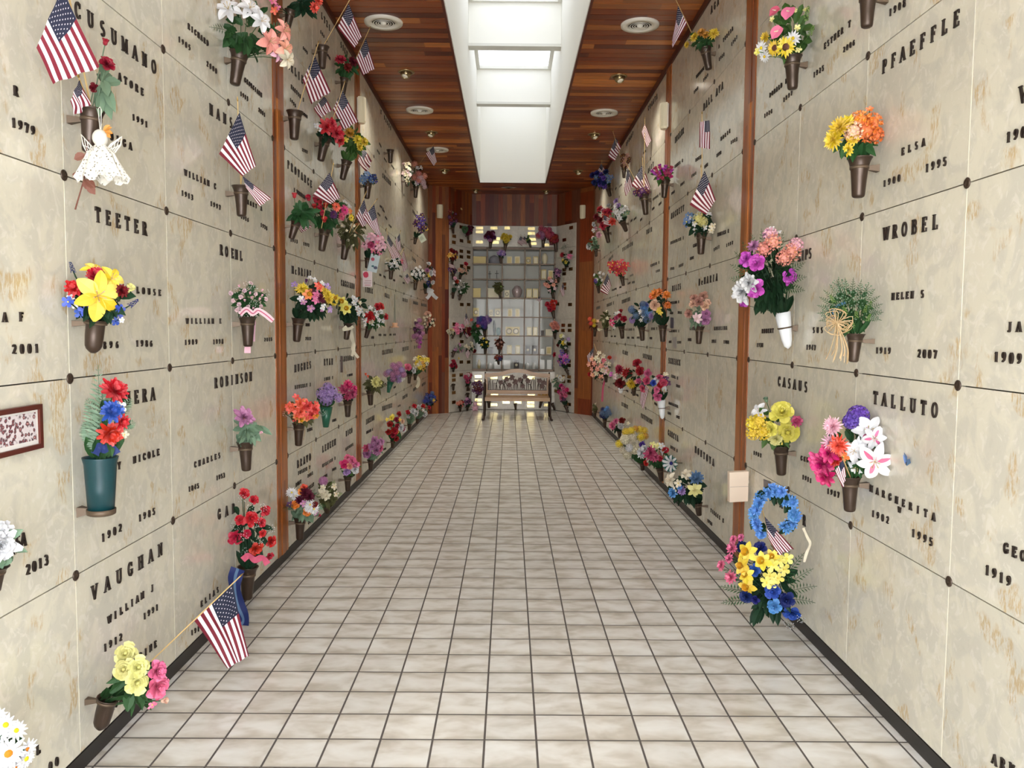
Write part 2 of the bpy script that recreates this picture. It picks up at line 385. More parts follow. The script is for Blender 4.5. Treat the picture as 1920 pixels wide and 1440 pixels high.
# COLS far ends at 15.05 on both walls; right corner overlaps a little
b = MB(); b.slab(AP[1], AP[0], 0, HC, -.08); structure(b.obj('wall_end_left', M_WALLW))
b = MB(); b.slab((AP[5][0]+.02, AP[5][1]), AP[4], 0, HC, -.08); structure(b.obj('wall_end_right', M_WALLW))
b = MB()
for p, q_ in ((AP[2], AP[1]), (AP[3], AP[2]), (AP[4], AP[3])): b.slab(p, q_, ZT+.004, HC, -.10)
structure(b.obj('wall_end_upper', M_WALLW))
# core behind the niche fronts
M_CORE = mat('niche_core', (176, 172, 164), .7)
for nm, p, q_ in (('left', AP[2], AP[1]), ('right', AP[4], AP[3])):
    d = (Vector(p)-Vector(q_)).normalized(); n = Vector((-d.y, d.x))
    if n.y < 0: n = -n
    n = n*.022
    structure(MB().slab((p[0]+n.x, p[1]+n.y), (q_[0]+n.x, q_[1]+n.y), 0, ZT, -.06).obj('wall_end_core_'+nm, M_CORE))
structure(MB().box((-.74, 16.01, 0), (.92, 16.40, .80)).obj('wall_end_lower', M_CORE)); structure(MB().box((-.74, 16.01, 3.20), (.92, 16.40, ZT)).obj('wall_end_top', M_CORE))
structure(MB().box((-1.70, 16.55, 0), (1.74, 16.65, HC)).obj('wall_end_leak_shell', M_CORE))  # unseen shell, added to stop daylight leaking through the end-wall gaps

GX = [885.2, 913, 941.1, 983.2, 1011.5, 1039.5]; GY = [465.9, 495.1, 523.8, 559, 594.8, 630, 664.9, 694]
YG = 15.98
gx = [onY(x, 590, YG).x for x in GX]; gz = [onY(962, y, YG).z for y in GY]
# slabs
def slab_obj(p, q_, z0, z1, label, name='niche_front'):
    g = .002; d = (Vector(q_)-Vector(p)); L = d.length; d.normalize()
    a = Vector(p)+d*g; c = Vector(q_)-d*g
    o = MB().slab(tuple(a), tuple(c), z0+g, z1-g, -.02 if False else .02).obj(name, M_MARBLE_G); tag(o, label, 'niche front'); return o
lz = [0.01] + [onY(863, y, 15.6).z for y in (695, 595, 523, 462)] + [ZT]
rz = [0.01] + [onY(1060, y, 15.6).z for y in (701, 598, 525, 464)] + [ZT]
for i in range(5):
    slab_obj(AP[2], AP[1], lz[i], lz[i+1], 'grey marble niche front with nameplates, left angled panel of the end wall, %s' % RNAME[i] if i < 4 else 'grey marble niche front topmost on the left angled panel of the end wall')
    slab_obj(AP[4], AP[3], rz[i], rz[i+1], 'grey marble niche front with nameplates, right angled panel of the end wall, %s' % RNAME[i] if i < 4 else 'grey marble niche front topmost on the right angled panel of the end wall')
xs = onY(971, 440, YG).x
slab_obj((xs, YG), (AP[2][0], YG), gz[0]+.03, ZT, 'grey marble slab above the glass niches, left of its joint')
slab_obj((AP[3][0], YG), (xs, YG), gz[0]+.03, ZT, 'grey marble slab above the glass niches, right of its joint')
xs = onY(983, 730, YG).x
slab_obj((xs, YG), (AP[2][0], YG), .01, gz[-1]-.03, 'grey marble slab below the glass niches behind the left half of the bench')
slab_obj((AP[3][0], YG), (xs, YG), .01, gz[-1]-.03, 'grey marble slab below the glass niches behind the right half of the bench')

# glass-fronted niche cabinet
M_FR = mat('bronze_niche_frame', (92, 78, 66), .42, .6); M_NI = mat('niche_lining', (206, 206, 200), .6)
cab = empty('glass_niche_cabinet', ((gx[0]+gx[-1])/2, YG, gz[-1])); tag(cab, 'bronze framed wall of glass-fronted urn niches behind the bench', 'niche cabinet')
b = MB(); Y0, Y1 = YG+.012, YG+.36
b.box((gx[0]-.02, Y1, gz[-1]-.02), (gx[-1]+.02, Y1+.02, gz[0]+.02))
for x in gx: b.box((x-.006, Y0, gz[-1]), (x+.006, Y1, gz[0]))
for z in gz: b.box((gx[0], Y0, z-.006), (gx[-1], Y1, z+.006))
put(b.obj('niche_box', M_NI), cab)
b = MB()
for x in gx: b.box((x-.013, YG-.008, gz[-1]-.02), (x+.013, YG+.012, gz[0]+.02))
for i, z in enumerate(gz):
    h = .022 if i in (0, len(gz)-1) else .011
    b.box((gx[0]-.013, YG-.006, z-h), (gx[-1]+.013, YG+.0115, z+h))
put(b.obj('bronze_frame', M_FR), cab)
for i in range(len(gx)-1):
    for j in range(len(gz)-1):
        g = MB().add([(gx[i]+.013, YG+.002, gz[j+1]+.011), (gx[i+1]-.013, YG+.002, gz[j+1]+.011), (gx[i+1]-.013, YG+.002, gz[j]-.011), (gx[i]+.013, YG+.002, gz[j]-.011)], [(0, 1, 2, 3)])
        put(g.obj('glass_pane', M_GLASSM), cab)
rb = MB()
for x in gx:
    for z in gz: rb.lathe((x, YG-.008, z), (0, -.008, 0), [(0, .016), (.6, .015), (1, .008), (1.01, 0)], 10)
put(rb.obj('rosette_bolts', M_COLLAR, smooth=True), cab)

# ------------------------------------------------------------ ceiling fittings
def vent(x, y, k, lab):
    e = empty('ceiling_vent', (x, y, HC)); tag(e, lab, 'air vent', 'round air vents in the wood ceiling')
    def ring(r0, r1, z0, z1): return MB().lathe((0, 0, 0), (0, 0, -1), [(z0, r1), (z1, r1*.985), (z1+.002, r0), (z0, r0-.004)], 36)
    f = ring(.105, .168, 0, .016); f.obj('rim', M_METALW, e, True)
    for i, r in enumerate((.088, .066, .046)):
        MB().lathe((0, 0, 0), (0, 0, -1), [(.011, r-.003), (.016, r+.004), (.018, r+.001), (.013, r-.006)], 32).obj('louvre_ring', M_METALW, e, True)
    MB().lathe((0, 0, 0), (0, 0, -1), [(.010, .028), (.022, .024), (.030, .012), (.032, 0)], 20).obj('centre_cone', M_METALW, e, True)
    MB().lathe((0, 0, 0), (0, 0, -1), [(.003, .104), (.003, 0)], 32).obj('duct', M_DARK, e)
for i, (x, y) in enumerate([(-1.118, 7.167), (-1.115, 9.957), (-1.09, 12.1)]): vent(x, y, i, 'round white louvred air vent left of the roof light, %s from the camera' % ['nearest', 'second', 'farthest'][i])
for i, (x, y) in enumerate([(1.126, 7.172), (1.150, 10.0)]): vent(x, y, i, 'round white louvred air vent right of the roof light, %s' % ['nearer the camera', 'farther from the camera'][i])
e = empty('ceiling_vent', (-.03, 15.2, HC)); tag(e, 'flat diamond-shaped air vent beyond the end of the roof light', 'air vent')
MB().add([(-.15, 0, -.004), (0, -.13, -.012), (.15, 0, -.004), (0, .13, -.012), (-.11, 0, -.008), (0, -.09, -.016), (.11, 0, -.008), (0, .09, -.016)], [(0, 1, 5, 4), (1, 2, 6, 5), (2, 3, 7, 6), (3, 0, 4, 7)]).obj('rim', M_METALW, e)
MB().add([(-.11, 0, -.006), (0, -.09, -.010), (.11, 0, -.006), (0, .09, -.010)], [(0, 1, 2, 3)]).obj('duct', M_DARK, e)
ADDED_FILL = 32  # power of the added fill; the ceiling fittings themselves look off
M_LAMPG = mat('frosted_lamp_lens', (238, 232, 214), .35)
def spot(x, y, s, lab, add_fill=True):
    e = empty('eyeball_downlight', (x, y, HC)); tag(e, lab, 'ceiling light', 'brass eyeball lights in the wood ceiling')
    M = mat('brushed_brass', (150, 132, 96), .3, .9) if 'brushed_brass' not in bpy.data.materials else bpy.data.materials['brushed_brass']
    MB().lathe((0, 0, 0), (0, 0, -1), [(0, .086), (.008, .084), (.012, .062), (.004, .060)], 28).obj('trim_ring', M, e, True)
    ax = Vector((s*.25, -.45, -1)).normalized()
    MB().lathe((0, 0, -.002), ax, [(-.02, .045), (.01, .055), (.035, .053), (.058, .040), (.060, .034), (.052, .032)], 24).obj('eyeball', M, e, True)
    MB().lathe((0, 0, -.002), ax, [(.050, .034), (.056, .022), (.058, 0)], 20).obj('lens', M_LAMPG, e, True)
    if not add_fill: return
    l = bpy.data.lights.new('lamp', 'SPOT'); l.energy = ADDED_FILL; l.spot_size = radians(150); l.spot_blend = 1; l.shadow_soft_size = .05; l.color = (1, .92, .78)  # added spot to brighten the far end, placed under an unlit fitting
    lo = bpy.data.objects.new('lamp', l); COL.objects.link(lo); lo.parent = e; lo.location = (0, 0, -.075)
for i, (x, y) in enumerate([(-1.092, 8.523), (-1.077, 11.061), (-1.10, 13.63)]): spot(x, y, -1, 'brass eyeball ceiling light left of the roof light, %s from the camera' % ORD[i])
for i, (x, y) in enumerate([(1.14, 8.60), (1.143, 11.09), (1.139, 13.6)]): spot(x, y, 1, 'brass eyeball ceiling light right of the roof light, %s from the camera' % ORD[i])
spot(-.652, 15.5, -1, 'small eyeball ceiling light above the end wall, left one', False); spot(.689, 15.55, 1, 'small eyeball ceiling light above the end wall, right one', False)
def sconce(p, n, lab, h=.25, r=.062):
    e = empty('wall_sconce', p); tag(e, lab, 'wall lamp', 'ivory half-round wall lamps')
    n = Vector(n).normalized(); t = Vector((-n.y, n.x, 0)); V = []; F = []; K = 10
    for zi, (z, k) in enumerate(((-h/2, .80), (-h/2+.02, .95), (0, 1), (h/2-.02, 1), (h/2, .97))):
        for i in range(K+1):
            a = pi*i/K; V.append(t*(cos(a)*r*k)+n*(sin(a)*r*1.1*k+.012)+Vector((0, 0, z)))
    for j in range(4):
        for i in range(K): F.append((j*(K+1)+i, j*(K+1)+i+1, (j+1)*(K+1)+i+1, (j+1)*(K+1)+i))
    F += [tuple(range(K+1)), tuple(4*(K+1)+i for i in range(K+1))]
    MB().add(V, F).obj('lamp_shade', M_SCONCE, e, False)
    a = t*r*.9
    MB().hexa([-a-Vector((0,0,h*.46)), a-Vector((0,0,h*.46)), a-Vector((0,0,h*.46))+n*.013, -a-Vector((0,0,h*.46))+n*.013, -a+Vector((0,0,h*.46)), a+Vector((0,0,h*.46)), a+Vector((0,0,h*.46))+n*.013, -a+Vector((0,0,h*.46))+n*.013]).obj('back_plate', M_METALW, e)
sconce((XL+.0105, 8.11, 3.77), (1, 0, 0), 'ivory half-round wall lamp on the second wood post, left wall')
sconce((XR-.0105, 8.11, 3.74), (-1, 0, 0), 'ivory half-round wall lamp on the second wood post, right wall')
nL = Vector((AP[1][1]-AP[0][1], -(AP[1][0]-AP[0][0]), 0)).normalized()
nR = Vector((AP[5][1]-AP[4][1], -(AP[5][0]-AP[4][0]), 0)).normalized()
pl = onY(824, 397, 15.16); pr = onY(1095, 397, 15.15)
sconce(Vector((pl.x, AP[0][1]+(pl.x-AP[0][0])*(AP[1][1]-AP[0][1])/(AP[1][0]-AP[0][0]), pl.z))+nL*.001, nL, 'ivory half-round wall lamp on the redwood boards at the end of the left wall')
sconce(Vector((pr.x, AP[4][1]+(pr.x-AP[4][0])*(AP[5][1]-AP[4][1])/(AP[5][0]-AP[4][0]), pr.z))+nR*.001, nR, 'ivory half-round wall lamp on the redwood boards at the end of the right wall')
# ------------------------------------------------------------ raised bronze lettering
T_, H_ = .17, .085
def arc(cx, cy, rx, ry, a0, a1, n=10): return [(cx+rx*cos(radians(a0+(a1-a0)*i/n)), cy+ry*sin(radians(a0+(a1-a0)*i/n))) for i in range(n+1)]
def S(x, y, w=.16): return ([(x-w, y), (x+w, y)], .055)
GL = {
 'A': (.80, [([(.08,.03),(.40,1)], H_), ([(.40,1),(.72,.03)], T_), ([(.2,.34),(.6,.34)], .07), S(.08,.03,.13), S(.72,.03,.15)]),
 'B': (.68, [([(.16,.02),(.16,.98)], T_), ([(.05,.97)]+arc(.38,.755,.20,.215,90,-90)+[(.16,.54)], .09), (arc(.40,.285,.23,.255,90,-90)+[(.05,.03)], .09)]),
 'C': (.72, [(arc(.40,.5,.30,.46,48,312,14), .13), ([(.62,.66),(.62,.97)], .06), ([(.62,.05),(.62,.30)], .05)]),
 'D': (.76, [([(.16,.02),(.16,.98)], T_), ([(.04,.97),(.34,.97)]+arc(.34,.5,.34,.47,90,-90,12)+[(.04,.03)], .10)]),
 'E': (.64, [([(.16,.02),(.16,.98)], T_), ([(.04,.97),(.58,.97),(.58,.76)], .07), ([(.16,.52),(.42,.52)], .07), ([(.42,.40),(.42,.64)], .06), ([(.04,.03),(.60,.03),(.60,.26)], .07)]),
 'F': (.60, [([(.16,.02),(.16,.98)], T_), ([(.04,.97),(.56,.97),(.56,.76)], .07), ([(.16,.52),(.42,.52)], .07), ([(.42,.40),(.42,.64)], .06), S(.16,.03)]),
 'G': (.76, [(arc(.40,.5,.30,.46,48,330,14), .13), ([(.62,.66),(.62,.97)], .06), ([(.63,.10),(.63,.42)], .14), S(.60,.43,.15)]),
 'H': (.82, [([(.16,.02),(.16,.98)], T_), ([(.64,.02),(.64,.98)], T_), ([(.16,.52),(.64,.52)], .07), S(.16,.03), S(.64,.03), S(.16,.97), S(.64,.97)]),
 'I': (.38, [([(.19,.02),(.19,.98)], T_), S(.19,.03), S(.19,.97)]),
 'J': (.48, [([(.30,.97),(.30,.22)]+arc(.16,.2,.14,.17,0,-160,6), .14), S(.30,.97)]),
 'K': (.78, [([(.16,.02),(.16,.98)], T_), ([(.64,.96),(.22,.44)], .07), ([(.34,.60),(.66,.03)], .15), S(.16,.03), S(.16,.97), S(.66,.03,.12), S(.62,.97,.13)]),
 'L': (.62, [([(.16,.02),(.16,.98)], T_), S(.16,.97), ([(.04,.03),(.58,.03),(.58,.28)], .07)]),
 'M': (.96, [([(.14,.02),(.14,.98)], .08), ([(.16,.97),(.46,.05)], .15), ([(.46,.05),(.76,.97)], .07), ([(.78,.02),(.78,.98)], T_), S(.13,.03,.12), S(.79,.03), S(.12,.97,.1), S(.82,.97,.12)]),
 'N': (.82, [([(.16,.02),(.16,.98)], .08), ([(.16,.97),(.66,.03)], .15), ([(.66,.02),(.66,.98)], .08), S(.15,.03,.13), S(.12,.97,.1), S(.66,.97,.13)]),
 'O': (.80, [(arc(.40,.5,.30,.46,0,360,20), .12)]),
 'P': (.66, [([(.16,.02),(.16,.98)], T_), ([(.05,.97)]+arc(.36,.72,.23,.25,90,-90)+[(.16,.47)], .09), S(.16,.03)]),
 'R': (.76, [([(.16,.02),(.16,.98)], T_), ([(.05,.97)]+arc(.36,.74,.22,.23,90,-90)+[(.16,.51)], .09), ([(.36,.50),(.66,.03)], .15), S(.16,.03), S(.68,.03,.1)]),
 'S': (.60, [(arc(.30,.73,.19,.23,35,270,10)+arc(.30,.27,.21,.24,90,-145,10), .12)]),
 'T': (.74, [([(.37,.02),(.37,.98)], T_), ([(.06,.74),(.06,.97),(.68,.97),(.68,.74)], .07), S(.37,.03)]),
 'U': (.80, [([(.16,.97),(.16,.32)]+arc(.40,.32,.24,.28,180,360,10)+[(.64,.97)], .12), S(.16,.97), S(.64,.97,.12)]),
 'V': (.80, [([(.10,.97),(.40,.02)], T_), ([(.40,.02),(.70,.97)], .08), S(.10,.97), S(.70,.97,.12)]),
 'W': (1.08, [([(.10,.97),(.32,.03)], .15), ([(.32,.03),(.54,.97)], .07), ([(.54,.97),(.76,.03)], .15), ([(.76,.03),(.98,.97)], .07), S(.10,.97,.12), S(.98,.97,.1)]),
 'Y': (.80, [([(.10,.97),(.40,.45)], .15), ([(.70,.97),(.40,.45)], .08), ([(.40,.48),(.40,.02)], T_), S(.10,.97), S(.70,.97,.12), S(.40,.03)]),
 'Z': (.70, [([(.10,.76),(.10,.97),(.62,.97)], .07), ([(.60,.95),(.10,.05)], .15), ([(.08,.03),(.62,.03),(.62,.24)], .07)]),
 'c': (.56, [(arc(.28,.30,.20,.27,45,315,10), .12)]),
 'e': (.56, [(arc(.28,.30,.20,.27,0,315,12), .11), ([(.10,.32),(.48,.32)], .07)]),
 '0': (.66, [(arc(.33,.5,.21,.44,0,360,18), .17)]),
 '1': (.44, [([(.22,.02),(.22,.98)], .19), ([(.06,.80),(.22,.95)], .08), S(.22,.03,.14)]),
 '2': (.66, [(arc(.32,.70,.21,.25,165,-30,8)+[(.12,.08),(.56,.08)], .15)]),
 '3': (.64, [(arc(.30,.72,.19,.24,150,-80,8), .15), (arc(.30,.27,.22,.25,85,-150,9), .15)]),
 '4': (.68, [([(.46,.02),(.46,.96),(.10,.30),(.62,.30)], .14)]),
 '5': (.66, [([(.54,.93),(.18,.93),(.16,.54)]+arc(.32,.32,.22,.26,110,-150,9), .14)]),
 '6': (.66, [([(.50,.90),(.24,.72),(.12,.36)], .13), (arc(.33,.29,.20,.24,0,360,14), .14)]),
 '7': (.62, [([(.10,.74),(.10,.93),(.55,.93),(.28,.02)], .15)]),
 '8': (.66, [(arc(.33,.74,.17,.20,0,360,14), .13), (arc(.33,.27,.21,.24,0,360,14), .14)]),
 '9': (.66, [([(.16,.10),(.42,.28),(.54,.64)], .13), (arc(.33,.71,.20,.24,0,360,14), .14)]),
}
def glyph(mb, ch, cap, wid, place):     # place(u along run, v up, d out) -> world point
    if ch not in GL: return
    adv, st = GL[ch]; sx = wid/adv
    for pts, w in st:
        n = len(pts); L = []; R_ = []
        P = [Vector((p[0]*sx-wid/2, p[1]*cap)) for p in pts]
        closed = (P[0]-P[-1]).length < 1e-6
        for i in range(n):
            a = P[i-1] if i > 0 else (P[-2] if closed else P[0]); c = P[i+1] if i < n-1 else (P[1] if closed else P[-1])
            d = (c-a)
            if d.length < 1e-9: d = Vector((1, 0))
            d.normalize(); nn = Vector((-d.y, d.x))
            d1 = (P[i]-a); k = 1.0
            if d1.length > 1e-9: k = 1/max(.6, abs(d1.normalized().dot(d)))
            # thin strokes when drawn horizontally, thick upright
            hw = w*(cap*(1-abs(nn.x)) + cap*.92*abs(nn.x))*.5*k
            L.append(P[i]+nn*hw); R_.append(P[i]-nn*hw)
        V = []
        for q in L: V += [place(q.x, q.y, .0065), place(q.x, q.y, -.001)]
        for q in R_: V += [place(q.x, q.y, .0065), place(q.x, q.y, -.001)]
        F = []; o = 2*n
        for i in range(n-1):
            F += [(2*i, 2*i+2, o+2*i+2, o+2*i), (2*i, 2*i+1, 2*i+3, 2*i+2), (o+2*i, o+2*i+2, o+2*i+3, o+2*i+1)]
        F += [(0, o, o+1, 1), (2*n-2, 2*n-1, o+2*n-1, o+2*n-2)]
        mb.add(V, F)
def write(side, text, x0, y0, x1, y1, cap, name='raised_lettering'):
    X, s = (XL, 1) if side == 'L' else (XR, -1)
    a, c = onX(x0, y0, X), onX(x1, y1, X); n = len(text)
    z = (a.z+c.z)/2; dy = (c.y-a.y)/max(1, n-1); zz = (c.z-a.z)/max(1, n-1)
    sg = (1 if side == 'L' else -1)
    pitch = abs(dy) if n > 1 else cap
    near = min(a.y, c.y) < 7.98; mbs = {}
    for i, ch in enumerate(text):
        if ch == ' ': continue
        adv = GL[ch][0]*cap*.95; wid = min(adv, pitch*.98*GL[ch][0]/.8)
        yc = a.y+dy*i; zb = a.z+zz*i-cap/2
        best = None
        for k, p in enumerate(PANELS):
            if p['X'] == X:
                d = max(p['y0']-yc, yc-p['y1'], 0)+max(p['z0']-zb, zb-p['z1'], 0)
                if best is None or d < best[0]: best = (d, k)
        k = best[1]; p = PANELS[k]; p['txt'] += 1
        if yc < p['y0']-.03: continue
        yc = min(max(yc, p['y0']+wid*.55), p['y1']-wid*.55); zb = min(max(zb, p['z0']+.01), p['z1']-cap-.01)
        mb = mbs.setdefault((k, i if near else 0), MB())
        glyph(mb, ch, cap, wid, lambda u, v, d, yc=yc, zb=zb: Vector((X+s*d, yc+sg*u, zb+v)))
    for (k, i), mb in mbs.items():
        o = mb.obj('bronze_letter' if near else name, M_BRONZE_D); o.parent = PANELS[k]['o']; o.location = -PANELS[k]['o'].location
